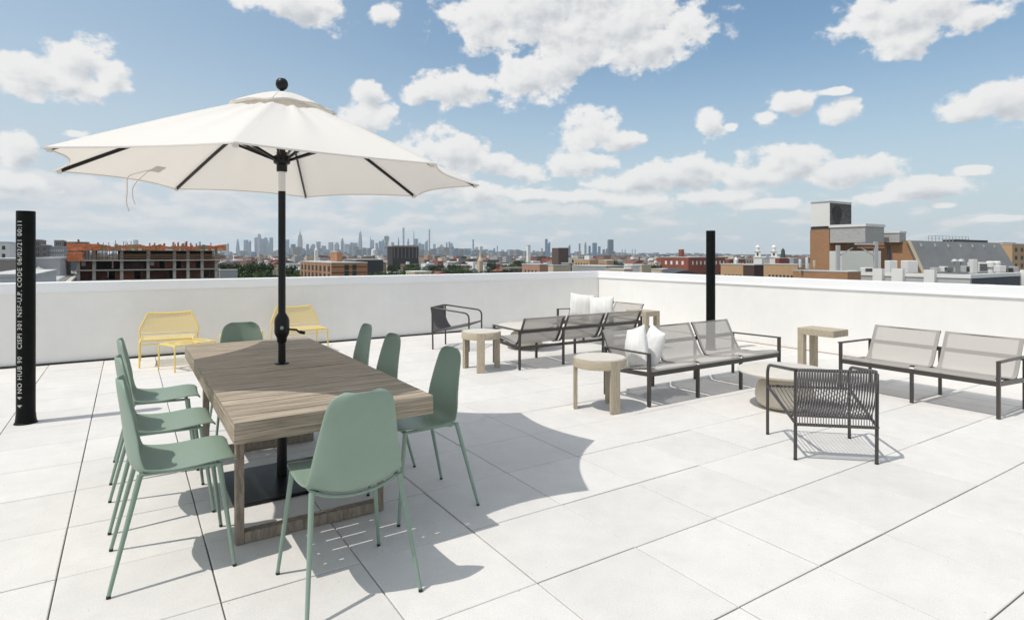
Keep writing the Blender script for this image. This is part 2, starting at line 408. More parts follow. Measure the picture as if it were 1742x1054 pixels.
# ------------------------------------------------------------------ sage shell chairs
def make_chair(label):
    t = thing('shell_chair', label, 'chair', group='sage green chairs around the dining table')
    prof = [(.262, .480), (.256, .492), (.240, .500), (.19, .503), (.10, .492), (.02, .476), (-.05, .463), (-.10, .460), (-.138, .470), (-.165, .498), (-.180, .545),
            (-.189, .61), (-.197, .68), (-.206, .76), (-.214, .82), (-.219, .862), (-.2215, .886), (-.2222, .897), (-.2225, .902)]
    c = bez([(x, 0, z) for x, z in prof], 2); n = len(c)
    cum = [0]
    for a, b in zip(c, c[1:]): cum.append(cum[-1]+(b-a).length)
    T_ = cum[-1]
    def half(q):                                                          # half width along the profile
        s = q/T_
        pts = [(0, .180), (.02, .200), (.06, .214), (.15, .220), (.30, .222), (.44, .220), (.53, .215), (.62, .203), (.75, .181), (.90, .156), (.945, .145), (.972, .130), (.988, .110), (.996, .090), (1, .072)]
        for (a, va), (b, vb) in zip(pts, pts[1:]):
            if s <= b: return va+(vb-va)*(s-a)/(b-a)
        return pts[-1][1]
    rows = []; U = 14
    for i, p in enumerate(c):
        tn = (c[min(i+1, n-1)]-c[max(i-1, 0)]).normalized(); nr = Vector((-tn.z, 0, tn.x)); nr = nr if nr.z > -.2 and (nr.x > 0 or nr.z > .3) else -nr
        s = cum[i]/T_; conc = .006+.050*math.exp(-((s-.47)/.17)**2)+.040*max(0, min(1, (s-.5)/.2))*(1-.45*max(0, (s-.8)/.2))
        hw = half(cum[i]); row = []
        for j in range(U+1):
            u = -1+2*j/U; row.append(p+Vector((0, hw*u, 0))+nr*conc*abs(u)**2)
        rows.append(row)
    sh = MB().grid(rows).build('seat_shell', green, t)
    m = sh.modifiers.new('thickness', 'SOLIDIFY'); m.thickness = .010; m.offset = 0
    m = sh.modifiers.new('smooth', 'SUBSURF'); m.levels = 1; m.render_levels = 1
    fr = MB()
    for sy in (-1, 1): fr.tube([(.192, sy*.192, .484), (-.128, sy*.188, .490)], .0085, 8)
    fr.tube([(.185, -.19, .482), (.185, .19, .482)], .008, 8); fr.tube(bez([(-.124, -.188, .490), (-.126, -.11, .458), (-.126, 0, .444), (-.126, .11, .458), (-.124, .188, .490)], 4), .008, 8)
    fr.build('under_frame', greenleg, t)
    for sx_ in (-1, 1):
        for sy in (-1, 1):
            top = (.190 if sx_ > 0 else -.132, sy*.194, .488 if sx_ > 0 else .493); ft = (sx_*.248, sy*.245, .012)
            l = MB().tube([top, ft], .0125, 12, r2=.0085).build('leg', greenleg, t)
            MB().tube([ft, (ft[0]+sx_*.001, ft[1], .001)], .0095, 10).build('foot_cap', rubber, l)
    return t
GC = 'sage green chairs around the dining table'
ch = make_chair('sage green chair at the near left corner of the dining table')
ch.location = (.18, 3.345, 0)
dup(ch, 'sage green chair in the middle of the three along the left side of the table', (.165, 4.055, 0), radians(1), GC)
dup(ch, 'farthest sage green chair of the three along the left side of the table', (.165, 4.86, 0), radians(-1.5), GC)
dup(ch, 'sage green chair at the near right corner of the table, standing in umbrella shade', (1.492, 3.31, 0), radians(180), GC)
dup(ch, 'sage green chair in the middle of the right side, only its back showing', (1.43, 4.10, 0), radians(181), GC)
dup(ch, 'farthest sage green chair on the right side, its back left of the other two', (1.47, 4.80, 0), radians(178), GC)
dup(ch, 'sage green chair at the near head of the table with its back to the viewer', (.835, 2.665, 0), radians(91), GC)
dup(ch, 'sage green chair at the far head of the table beyond the umbrella pole', (.815, 5.33, 0), radians(-90), GC)

# ------------------------------------------------------------------ dining table
TX0, TX1, TY0, TY1, TZ = .385, 1.325, 2.80, 5.40, .757
dt = thing('dining_table', 'long slatted grey teak dining table with thick edges and loop legs under the umbrella', 'table', ((TX0+TX1)/2, (TY0+TY1)/2, 0))
hx, hy_ = (TX1-TX0)/2, (TY1-TY0)/2
tt = MB(); n = 23; gap = .008; wslat = (2*hy_-gap*(n-1))/n; TH = .094; c0 = (TY0+TY1)/2; xp = .862-(TX0+TX1)/2; yp = 4.15-c0
for k in range(n):
    ya = -hy_+k*(wslat+gap); yb = ya+wslat; z = TZ+random.gauss(0, .0004)
    if ya-.03 < yp < yb+.03:                                               # notched round the umbrella pole
        tt.bbox(-hx+.001, xp-.028, ya, yb, TZ-.022, z, .0015); tt.bbox(xp+.028, hx-.001, ya, yb, TZ-.022, z, .0015)
        if yp-.028 > ya+.004: tt.box(xp-.0278, xp+.0278, ya+.001, min(yb-.001, yp-.028), TZ-.022, z-.0008)
        if yp+.028 < yb-.004: tt.box(xp-.0278, xp+.0278, max(ya+.001, yp+.028), yb-.001, TZ-.022, z-.0008)
    else: tt.bbox(-hx+.001, hx-.001, ya, yb, TZ-.022, z, .0015)
tt.build('slatted_top', woodtop, dt)
for xa, xb in ((-hx, -hx+.026), (hx-.026, hx)): MB().bbox(xa, xb, -hy_+.0275, hy_-.0275, TZ-TH, TZ-.0224, .0015).build('side_apron', woodsidey, dt)
for ya, yb in ((-hy_-.001, -hy_+.027), (hy_-.027, hy_+.001)): MB().bbox(-hx, hx, ya, yb, TZ-TH, TZ-.0224, .0015).build('end_apron', woodside, dt)
for xx in (-hx+.08, -.12, .12, hx-.08): MB().box(xx-.02, xx+.02, -hy_+.03, hy_-.03, TZ-.065, TZ-.0225).build('under_batten', woodleg, dt)
for yy in (-.77, .77):
    l = MB(); lx = hx-.098
    l.bbox(-lx-.02, -lx+.02, yy-.03, yy+.03, .002, TZ-.0655, .003); l.bbox(lx-.02, lx+.02, yy-.03, yy+.03, .002, TZ-.0655, .003)
    l.bbox(-lx+.0205, lx-.0205, yy-.0295, yy+.0295, .0022, .060, .003); l.box(-lx+.0205, lx-.0205, yy-.0295, yy+.0295, TZ-.115, TZ-.0656)
    l.build('leg', woodleg, dt)

# ------------------------------------------------------------------ umbrella
UX, UY = .862, 4.15
um = thing('market_umbrella', 'open off-white octagonal market umbrella with black ribs rising through the dining table', 'umbrella', (UX, UY, 0))
MB().bbox(-.34, .28, -.37, .26, .002, .022, .004).build('base_plate', blackm, um)
MB().lathe([(.032, .0225), (.032, .34), (.027, .345), (.027, .35)], 20).build('base_sleeve', blackm, um)
MB().lathe([(.0235, .35), (.0235, 1.90)], 24, close=False).build('pole', blackm, um)
MB().lathe([(.0225, 1.90), (.0225, 2.03)], 20, close=False).build('pole_band', bandm, um)
MB().lathe([(.0225, 2.03), (.0225, 2.52)], 20, close=False).build('upper_pole', blackm, um)
MB().lathe([(.0236, TZ+.001), (.045, TZ+.001), (.045, TZ+.006), (.034, TZ+.010), (.0236, TZ+.010)], 24).build('table_collar', blackm, um)
hs = MB().lathe([(.024, .895), (.030, .905), (.032, .93), (.045, .955), (.0475, .97), (.0475, 1.045), (.043, 1.062), (.030, 1.085), (.024, 1.095)], 24).build('crank_housing', blackm, um)
ck = MB(); ck.tube([(.04, -.02, .985), (.085, -.035, .98), (.10, -.05, .965)], .007, 8); ck.tube([(.10, -.05, .967), (.135, -.055, .957)], .011, 10); ck.build('crank_handle', blackm, hs)
MB().lathe([(.012, 0), (.012, .003), (.0, .004)], 16).build('crank_button', glass_lens, hs)
bo = [o for o in COL.objects if o.name.startswith('crank_button')][0]
vd = Vector((-UX, -UY, 0)).normalized(); bo.location = vd*.046+Vector((0, 0, 1.0)); bo.rotation_euler = vd.to_track_quat('Z', 'Y').to_euler()
MB().lathe([(.03, 2.03), (.034, 2.035), (.034, 2.075), (.052, 2.085), (.055, 2.12), (.048, 2.135), (.034, 2.14), (.034, 2.16)], 20).build('runner_hub', blackm, um)
MB().lathe([(0.0, 2.487), (.04, 2.487), (.045, 2.50), (.03, 2.515)], 20).build('top_hub', blackm, um)
MB().lathe([(.012, 2.535), (.024, 2.545), (.026, 2.553), (.013, 2.562), (.015, 2.572), (.030, 2.582), (.038, 2.598), (.040, 2.612), (.036, 2.632), (.024, 2.646), (.0, 2.651)], 24).build('finial', blackm, um)
R8, PH = 1.325, radians(24.6); ZA, ZR = 2.535, 1.985
def ribz(r): q = r/R8; return ZA+(ZR-ZA)*q**1.1
def rim(a): return 0.012*cos(a-2.6)
rng = random.Random(3)
cn = MB(); ns, nt_ = 26, 24
for k in range(8):
    a0 = PH+k*pi/4; a1 = a0+pi/4; phs = rng.random()*6
    rows = []
    for it in range(nt_+1):
        t = .05+.95*it/nt_; row = []
        for js in range(ns+1):
            s = js/ns; h = 4*s*(1-s); r = R8*t*(1-.075*h*t**4)
            p0 = Vector((cos(a0), sin(a0), 0))*r; p1 = Vector((cos(a1), sin(a1), 0))*r; p = p0.lerp(p1, s)
            z = ribz(R8*t)+rim(a0*(1-s)+a1*s)*t
            z += -.014*h*sin(pi*min(1, t*1.02)) + .0075*h*sin(s*15+phs+t*3)*sin(pi*t)*(1-t*.4)+.006*h*sin(s*27+phs*2+t*5)*(1-t)
            z += .010*h*t**6
            row.append((p.x, p.y, z))
        rows.append(row)
    cn.grid(rows)
can = cn.build('canopy', canvas_m, um)
hm = MB()                                                               # sewn hem round the rim and seam tapes over the ribs
for k in range(8):
    a0 = PH+k*pi/4; a1 = a0+pi/4; pts = []
    for js in range(ns+1):
        s = js/ns; h = 4*s*(1-s); r = R8*(1-.075*h); p = Vector((cos(a0), sin(a0), 0)).lerp(Vector((cos(a1), sin(a1), 0)), s)*r
        pts.append((p.x, p.y, ZR+rim(a0*(1-s)+a1*s)+.010*h-.001))
    hm.sweep(pts, [(-.0025, -.004), (.0025, -.004), (.0025, .004), (-.0025, .004)], up=(0, 0, 1), smooth=False)
hm.build('canopy_hem', canvas_m, can)
vt = MB()
for k in range(8):
    a0 = PH+k*pi/4; a1 = a0+pi/4; rows = []
    for it in range(7):
        t = it/6; row = []
        for js in range(9):
            s = js/8; h = 4*s*(1-s); r = .045+.305*t*(1-.03*h); p = Vector((cos(a0), sin(a0), 0)).lerp(Vector((cos(a1), sin(a1), 0)), s)*r
            row.append((p.x, p.y, 2.553-.120*t**1.25+.012*h*t*(1 if k % 2 else .5)+.004*sin(s*9+k)*t))
        rows.append(row)
    vt.grid(rows)
    pts = [rows[-1][j] for j in range(9)]; vt.sweep([(a*1.0, b*1.0, c-.004) for a, b, c in pts], [(-.0015, -.005), (.0015, -.005), (.0015, .005), (-.0015, .005)], up=(0, 0, 1), smooth=False)
vt.lathe([(.0, 2.549), (.047, 2.545)], 16, close=False)
vt.build('vent_cap', canvas_m, um)
for k in range(8):
    a = PH+k*pi/4; d = Vector((cos(a), sin(a), 0))
    pts = [d*r+Vector((0, 0, ribz(r)+rim(a)*r/R8-.016)) for r in (.04, .4, .8, 1.1, 1.285)]
    rb = MB().bar(pts, .012, .020).build('rib', blackm, um)
    MB().bbox(-.012, .012, -.014, .014, -.012, .014, .004, T=Matrix.Translation(d*1.295+Vector((0, 0, ZR+rim(a)-.006)))).build('rib_tip', canvas_m, rb)
    MB().bar([d*.045+Vector((0, 0, 2.108)), d*.54+Vector((0, 0, ribz(.54)-.03))], .013, .016).build('strut', blackm, um)
# care label and tie strap under the canopy
la = PH+pi*1.125+pi/4*0
def under(a, r, dz): 
    k = math.floor((a-PH)/(pi/4)); a0 = PH+k*pi/4; s = (a-a0)/(pi/4); c_ = cos(pi/8)/cos(a-a0-pi/8)
    return Vector((r*c_*cos(a), r*c_*sin(a), ribz(r)-.014*4*s*(1-s)*sin(pi*r/R8)-dz))
LA = radians(133)
p = [under(LA+u*.045, 1.08+v*.035, .006) for u, v in ((-1, -1), (1, -1), (1, 1), (-1, 1))]
q = [x-Vector((0, 0, .003)) for x in p]
lb = MB().add(p+q, [(0, 1, 2, 3), (7, 6, 5, 4), (0, 4, 5, 1), (1, 5, 6, 2), (2, 6, 7, 3), (3, 7, 4, 0)]).build('care_label', tape, um)
e1 = under(LA+.04, 1.10, .008)
ts = MB()
ts.tube(bez([e1, under(LA+.10, 1.13, .02), under(LA+.17, 1.16, .05), e1+Vector((-.14, -.12, -.17)), e1+Vector((-.145, -.13, -.24)), e1+Vector((-.13, -.12, -.30))], 6), .0035, 6)
ts.tube(bez([e1, under(LA+.07, 1.12, .03), e1+Vector((-.10, -.08, -.12)), e1+Vector((-.11, -.10, -.19)), e1+Vector((-.095, -.085, -.25))], 6), .003, 6)
ts.build('tie_strap', canvas_m, um)

# ------------------------------------------------------------------ low sling sofas (front towards -x, origin at front centre, y spans the seats)
def make_sofa(label, n, loc, rz, group):
    t = thing('sling_sofa', label, 'sofa', loc, rz, group); Wd = .7055; half = n*Wd/2
    fr = MB()
    fr.bar([(.0, -half, .315), (.0, half, .315)], .022, .045); fr.bar([(.59, -half, .275), (.59, half, .275)], .022, .035)
    for s in (-1, 1): fr.bar([(.012, s*half, .315), (.60, s*half, .285)], .022, .04)
    fr.build('seat_frame', bronze, t)
    for s in (-1, 1):
        MB().bar(rounded([(-.012, s*(half+.005), .514), (.645, s*(half+.005), .504)], .03), .042, .013).build('armrest', bronze, t)
    MB().bar([(.636, -half, .487), (.636, half, .487)], .012, .042).build('back_rail', bronze, t)
    for k in range(n+1):
        y = -half+k*Wd; zt = .507 if k in (0, n) else .30
        MB().bbox(-.016, .016, y-.014, y+.014, .002, zt, .002).build('leg', bronze, t)
        MB().bbox(.616, .6425, y-.014, y+.014, .002, .466 if 0 < k < n else .496, .002).build('leg', bronze, t)
    pr = [(-.010, .335), (-.014, .350), (.008, .366), (.05, .368), (.20, .345), (.38, .316), (.47, .312), (.515, .335), (.56, .40), (.61, .50), (.665, .61), (.692, .662), (.701, .671), (.711, .664), (.708, .645)]
    for k in range(n):
        y0 = -half+k*Wd+.022; y1 = y0+Wd-.044
        c = bez([(x, 0, z) for x, z in pr], 3); rows = []
        for i, p in enumerate(c):
            tn = (c[min(i+1, len(c)-1)]-c[max(i-1, 0)]).normalized(); nr = Vector((-tn.z, 0, tn.x))
            rows.append([p+Vector((0, y0+(y1-y0)*j/10, 0))-nr*.010*sin(pi*j/10)*sin(pi*i/(len(c)-1)) for j in range(11)])
        sl = MB().grid(rows).build('sling_seat', sling, t)
        for yy in (y0+.018, y1-.018): MB().grid([[p+Vector((.002, yy-.018, -.003)), p+Vector((.002, yy+.018, -.003))] for p in c]).build('sling_edge', slingtape, sl)
        rl = MB()
        for yy in (y0+.012, y1-.012): rl.bar([p+Vector((.010, yy, -.012)) for p in c[6:-6]], .010, .018, up=(0, 1, 0))
        rl.bar([(.700, y0+.005, .656), (.700, y1-.005, .656)], .010, .010); rl.bar([(.0, y0+.005, .350), (.0, y1-.005, .350)], .010, .010)
        rl.build('sling_frame', bronze, t)
    return t
GS = 'low sling sofas round the coffee tables'
half3, half2 = 1.5*.7055, .7055
s3 = make_sofa('three-seat sling sofa facing the viewer with two white pillows stacked at its left end', 3, (4.257+half3, 4.135, 0), radians(90), GS)
s4 = make_sofa('two-seat sling sofa at the right edge, behind the near rope chair', 2, (6.58, 2.122+half2, 0), 0, GS)
s1 = make_sofa('three-seat sling sofa turned with its back to the viewer beside the far round side table', 3, (4.219+half3, 6.98, 0), radians(-90), GS)
s2 = make_sofa('far two-seat sling sofa with striped pillows, partly hidden behind another sofa', 2, (6.40, 7.0+half2, 0), 0, GS)

# ------------------------------------------------------------------ pillows
def pillow(label, m, c, ax, w, h, d, seed, tilt=0, grp=None):
    """cushion standing on one edge: local x width, z height, y thickness"""
    r_ = random.Random(seed); n = 14; front = []; back = []
    for i in range(n+1):
        a = []; b = []
        for j in range(n+1):
            u = -1+2*i/n; v = -1+2*j/n
            pinch = 1-.09*(u*u*(1-v*v)+v*v*(1-u*u))                     # sides drawn in, corners out
            x = u*w/2*(1-.09*(1-v*v)*abs(u)); z = v*h/2*(1-.09*(1-u*u)*abs(v))
            th = d/2*((1-u*u)*(1-v*v))**.54*1.05*(1+.08*sin(3*u+seed)+.08*sin(4*v+seed*2)) + .004*sin(9*u+7*v+seed)*(1-u*u)*(1-v*v)
            a.append((x, -th, z)); b.append((x, th, z))
        front.append(a); back.append(b)
    o = MB().grid(front).grid(back).build('pillow', m)
    o.location = c; o.rotation_euler = (tilt, ax[1], ax[0])
    mm = o.modifiers.new('smooth', 'SUBSURF'); mm.levels = 1; mm.render_levels = 1
    return tag(o, label, 'pillow', grp)
GP = 'white pillows on the three-seat sofa'
pillow('plump white pillow leaning on the left armrest of the three-seat sofa', pillow_m, (4.40, 4.45, .53), (radians(74), radians(16)), .40, .44, .17, 1, radians(6), GP)
pillow('white pillow leaning on the other one, nearer the middle of the three-seat sofa', pillow_m, (4.66, 4.47, .515), (radians(66), radians(-10)), .38, .42, .17, 2, radians(14), GP)
GP2 = 'striped pillows on the far two-seat sofa'
pillow('white striped pillow upright at the armrest end of the far two-seat sofa', stripe_m, (6.83, 8.28, .56), (radians(-50), radians(5)), .48, .46, .15, 3, radians(-12), GP2)
pillow('white striped pillow in the middle of the far two-seat sofa, right of its twin', stripe_m, (6.95, 7.88, .54), (radians(-58), radians(-4)), .48, .44, .15, 4, radians(-14), GP2)

# ------------------------------------------------------------------ rope armchairs (front towards +x)
def make_rope(label, loc, rz):
    t = thing('rope_armchair', label, 'armchair', loc, rz, 'charcoal rope armchairs'); W = .30; DF, DB = .30, -.33; fr = MB()
    fr.tube(rounded([(DF, -W*1.04, .0), (DF, -W*1.04, .575), (DB, -W*.93, .652), (DB, W*.93, .652), (DF, W*1.04, .575), (DF, W*1.04, .0)], .085, 7), .0125, 10)
    for s in (-1, 1): fr.tube([(DB+.02, s*W*.9, .0), (DB+.012, s*W*.9, .640)], .0125, 10)
    fr.tube([(DB, -W*.9, .262), (DB, W*.9, .262)], .011, 10)
    fr.tube([(DF, -W*1.04, .40), (DF, W*1.04, .40)], .011, 10)
    for s in (-1, 1): fr.tube([(DF, s*W*1.04, .40), (DB, s*W*.9, .262)], .011, 10)
    fr.build('frame', bronze, t)
    # the seat pan leans back to a low bar ahead of the rear legs
    lo = (-.20, .292)
    b = MB(); b.tube([(lo[0], -W*.93, lo[1]), (lo[0], W*.93, lo[1])], .009, 8); n = 30
    for k in range(n):
        y = (-1+2*k/(n-1))*W*.86
        b.tube(bez([(DB-.004, y, .655), (DB-.02, y, .645), (-.325, y*1.01, .52), (-.275, y*1.02, .38), (lo[0]-.01, y*1.03, lo[1])], 3), .0052, 6)
        b.tube([(DB-.012, y+.010, .64), (DB-.010, y+.010, .262)], .0032, 6)
    b.build('rope_back', ropem, t)
    s_ = MB(); n = 20
    for k in range(n):
        y = (-1+2*k/(n-1))*W*.92
        s_.tube([(lo[0], y, lo[1]+.008), (.05, y*1.02, .342), (DF, y*1.05, .412)], .0037, 6)
    s_.build('rope_seat', ropem, t)
    for s in (-1, 1):
        for xx in (DF, DB+.02): MB().lathe([(.0135, .001), (.0135, .012)], 12, c=(xx, s*W*(1.04 if xx > 0 else .9), 0)).build('foot_cap', rubber, t)
    return t
make_rope('charcoal rope armchair in the right foreground with its corded back to the viewer', (4.462, 2.548, 0), radians(47.5))
make_rope('charcoal rope armchair by the far parapet, seen from its side', (4.415, 8.43, 0), radians(-48))

# ------------------------------------------------------------------ round side tables
def make_round(label, loc, rz):
    t = thing('round_side_table', label, 'side table', loc, rz, 'round teak side tables on three legs'); R = .254
    MB().lathe([(R-.004, .405), (R, .409), (R, .488), (R-.003, .492), (R-.016, .492), (R-.016, .405)], 64).build('apron', woodring, t)
    MB().lathe([(.0, .440), (R-.017, .440), (R-.017, .495), (R-.02, .4975), (0, .4975)], 64).build('tabletop', tabletop, t)
    for k in range(3):
        a = k*2*pi/3; l = MB(); pts = []
        for j in range(7): q = a-.2+.4*j/6; pts.append(((R+.003)*cos(q), (R+.003)*sin(q)))
        for j in range(7): q = a+.2-.4*j/6; pts.append(((R-.032)*cos(q), (R-.032)*sin(q)))
        l.prism(pts, .003, .4905); l.build('leg', woodpale, t)
    return t
make_round('nearer round side table with three broad teak legs, beside the pillow end of a sofa', (3.833, 4.368, 0), radians(-96))
make_round('farther round side table with three broad teak legs, beside the back of a sofa', (3.835, 6.668, 0), radians(-121))

# ------------------------------------------------------------------ cantilevered C-shaped side tables (legs at -y, top reaching to +y)
def make_c(label, loc, rz, wd=.32, ln=.44, h=.60):
    t = thing('cantilever_table', label, 'side table', loc, rz, 'C-shaped teak side tables')
    MB().bbox(-wd/2, wd/2, 0, ln, h-.078, h, .004).build('tabletop', woodpale, t)
    for s in (-1, 1):
        x0, x1 = sorted((s*wd/2, s*(wd/2-.072)))
        MB().bbox(x0+.0008, x1-.0008, .001, .075, .003, h-.0785, .003).build('leg', woodpale, t)
        MB().bbox(x0+.001, x1-.001, .0755, ln-.01, .003, .055, .003).build('foot_runner', woodpale, t)
    return t
make_c('C-shaped teak side table standing between the two right-hand sofas', (6.965, 4.175, 0), pi)
make_c('C-shaped teak side table in the far corner, seen as a small open frame', (6.84, 6.56, 0), 0, .30)

# ------------------------------------------------------------------ cast stone coffee tables: thin round top on a rounded drum
def make_coffee(label, loc, R=.44):
    t = thing('coffee_table', label, 'coffee table', loc, 0, 'round stone coffee tables on drum bases')
    MB().lathe([(0, .325), (R-.05, .325), (R-.012, .336), (R, .352), (R-.006, .364), (R-.02, .368), (0, .368)], 72).build('tabletop', tabletop, t)
    MB().lathe([(.17, .003), (.215, .012), (.25, .05), (.268, .11), (.262, .18), (.235, .235), (.19, .268), (.165, .29), (.17, .325)], 56).build('drum_base', stone, t)
    return t
make_coffee('round stone coffee table half hidden by the near rope chair', (5.36, 3.42, 0), .43)
make_coffee('round stone coffee table seen only beneath the back of the far three-seat sofa', (5.30, 7.80, 0), .45)

# ------------------------------------------------------------------ yellow perforated metal furniture
def perforated(name, col, scale):
    m = bpy.data.materials.new(name); m.use_nodes = True; t = m.node_tree; b = t.nodes['Principled BSDF']; o = t.nodes['Material Output']
    b.inputs['Base Color'].default_value = (*col, 1); b.inputs['Roughness'].default_value = .4
    tcn = t.nodes.new('ShaderNodeTexCoord'); v = t.nodes.new('ShaderNodeTexVoronoi'); v.inputs['Scale'].default_value = scale; v.inputs['Randomness'].default_value = 0
    t.links.new(tcn.outputs['Object'], v.inputs['Vector']); g = t.nodes.new('ShaderNodeMath'); g.operation = 'GREATER_THAN'; g.inputs[1].default_value = .47
    t.links.new(v.outputs['Distance'], g.inputs[0]); tr = t.nodes.new('ShaderNodeBsdfTransparent'); mx = t.nodes.new('ShaderNodeMixShader')
    t.links.new(g.outputs[0], mx.inputs[0]); t.links.new(tr.outputs[0], mx.inputs[1]); t.links.new(b.outputs[0], mx.inputs[2]); t.links.new(mx.outputs[0], o.inputs[0]); return m
yperf = perforated('yellow_perforated', (.80, .60, .17), 150)
def make_ylounge(label, loc, rz):                                         # front towards -y
    t = thing('lounge_chair', label, 'lounge chair', loc, rz, 'yellow perforated lounge chairs at the parapet'); fr = MB(); w = .355
    for s in (-1, 1):
        fr.tube(rounded([(s*w, .33, .003), (s*w*.99, .27, .36), (s*(w+.01), .28, .43), (s*.265, .345, .66)], .03), .011, 8)
        fr.tube(rounded([(s*(w-.045), -.30, .003), (s*(w-.05), -.30, .345), (s*(w-.03), .26, .34)], .03), .011, 8)
    fr.tube(bez([(-.265, .345, .66), (0, .36, .645), (.265, .345, .66)], 6), .011, 8)
    fr.tube([(-w+.02, .255, .385), (w-.02, .255, .385)], .009, 8)
    fr.build('frame', yellow, t)
    rows = []
    for i in range(7):
        q = i/6; z = .405+.245*q; hw = (w-.005)+(.262-w)*max(0, q-.1)/.9; y = .27+.075*q
        rows.append([(hw*(-1+2*j/8), y+.02*(1-(-1+2*j/8)**2), z-.014*q*(1-(-1+2*j/8)**2)) for j in range(9)])
    MB().grid(rows).build('backrest', yperf, t)
    rows = []
    for i in range(9):
        q = i/8; y = -.315+.56*q; z = .362-.025*sin(pi*q*.9)+(-.02 if i == 0 else 0)
        rows.append([((w-.055)*(-1+2*j/8), y, z) for j in range(9)])
    MB().grid(rows).build('seat', yperf, t)
    sk = MB(); sk.bar([(-w+.06, -.312, .352), (w-.06, -.312, .352)], .006, .022); sk.tube([(-w+.045, -.30, .30), (w-.045, -.30, .30)], .007, 8); sk.build('front_rail', yellow, t)
    return t
make_ylounge('yellow perforated lounge chair on the left, behind the green chairs', (.47, 9.41, 0), radians(-6))
make_ylounge('yellow perforated lounge chair partly hidden behind the umbrella pole', (2.235, 9.42, 0), radians(5))
def make_ystool(label, loc, rz):
    t = thing('footstool', label, 'footstool', loc, rz, 'yellow metal footstools'); fr = MB()
    for s in (-1, 1):
        fr.tube(rounded([(s*.27, -.20, .003), (s*.265, -.19, .325), (s*.265, .19, .325), (s*.27, .20, .003)], .035), .0105, 8)
    fr.tube([(-.26, -.19, .32), (.26, -.19, .32)], .008, 8); fr.tube([(-.26, .19, .32), (.26, .19, .32)], .008, 8)
    fr.build('frame', yellow, t)
    MB().grid([[(-.265+.53*j/8, -.195+.39*i/6, .338-.012*sin(pi*i/6)*sin(pi*j/8)) for j in range(9)] for i in range(7)]).build('seat', yperf, t)
    return t
make_ystool('yellow metal footstool in front of the left yellow lounge chair', (.665, 8.86, 0), radians(24))
make_ystool('yellow metal footstool of which one tip shows left of the far green chair', (1.42, 9.55, 0), radians(-14))

# ====================================================================== the city beyond the parapet
GZ = -20.0
sY, cY = sin(YAW), cos(YAW)
def ray(x): r = (x-871)/F_PX; return sY+r*cY, cY-r*sY
def at(x, d): a, b = ray(x); return a*d, b*d                              # ground position seen in photo column x at forward distance d
def zof(y, d): return EYE-(y-HOR)*d/F_PX                                  # height seen in row y at forward distance d
def onX(x, X): a, b = ray(x); t = X/a; return b*t
def onY(x, Y): a, b = ray(x); t = Y/b; return a*t
MB().add([(-16000, -3000, GZ), (16000, -3000, GZ), (16000, 14500, GZ), (-16000, 14500, GZ)], [(0, 1, 2, 3)]).build('ground', mat('city_ground', (.13, .13, .115), .95, noise=[(.004, .25), (.02, .25), (.2, .12)]), kind='structure')
MB().box(OX+i0*S+.01, WX+.28, OY+j0*S+.01, WY+.28, GZ, -.41).build('own_building_walls', stucco, kind='structure')

dglass = mat('window_glass', (.03, .04, .05), .15, spec=.6)
LM = []                                                                  # landmarks for labels: (photo column, phrase)
def C(name, col, rough=.8, **k): return mat(name, col, rough, spec=.25, **k)
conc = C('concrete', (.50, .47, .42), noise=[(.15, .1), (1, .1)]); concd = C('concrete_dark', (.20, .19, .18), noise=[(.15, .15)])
brO = C('brick_orange', (.42, .22, .12), noise=[(.12, .14), (1.6, .1, (1, 1, 4))])
brB = C('brick_brown', (.38, .215, .12), noise=[(.12, .12), (1.6, .12, (1, 1, 5))])
brR = C('brick_red', (.26, .085, .06), noise=[(.12, .15), (1.6, .1, (1, 1, 4))])
brT = C('brick_tan', (.50, .33, .19), noise=[(.12, .08), (1.6, .08, (1, 1, 4))])
crm = C('cream_render', (.56, .47, .34), noise=[(.1, .1)]); wht = C('white_render', (.78, .77, .74), noise=[(.1, .08)])
gry = C('grey_render', (.34, .345, .35), noise=[(.1, .1)]); lgr = C('light_grey_panel', (.48, .48, .48), noise=[(.2, .06), (3, .05, (6, 6, .2))])
drk = C('dark_cladding', (.05, .05, .055), .5, noise=[(.2, .2)]); drb = C('dark_blue_cladding', (.045, .055, .075), .5, noise=[(.5, .12, (6, 6, .3))])
roofg = C('roof_membrane_grey', (.30, .30, .30), noise=[(.2, .15)]); roofs = C('roof_silver', (.55, .55, .54), noise=[(.2, .12)])
metg = C('ribbed_metal', (.22, .22, .215), .5, noise=[(.25, .1), (1.2, .06, (.3, .3, 6))]); netO = C('orange_netting', (.62, .20, .09), .8, noise=[(.6, .35), (2.5, .35)])
pnk = C('pink_brick', (.42, .25, .19), noise=[(.12, .1)]); steel = C('galvanised_steel', (.50, .50, .50), .4, noise=[(1, .1)])
soot = C('soot_panel', (.04, .04, .04), .8, noise=[(.5, .3)])

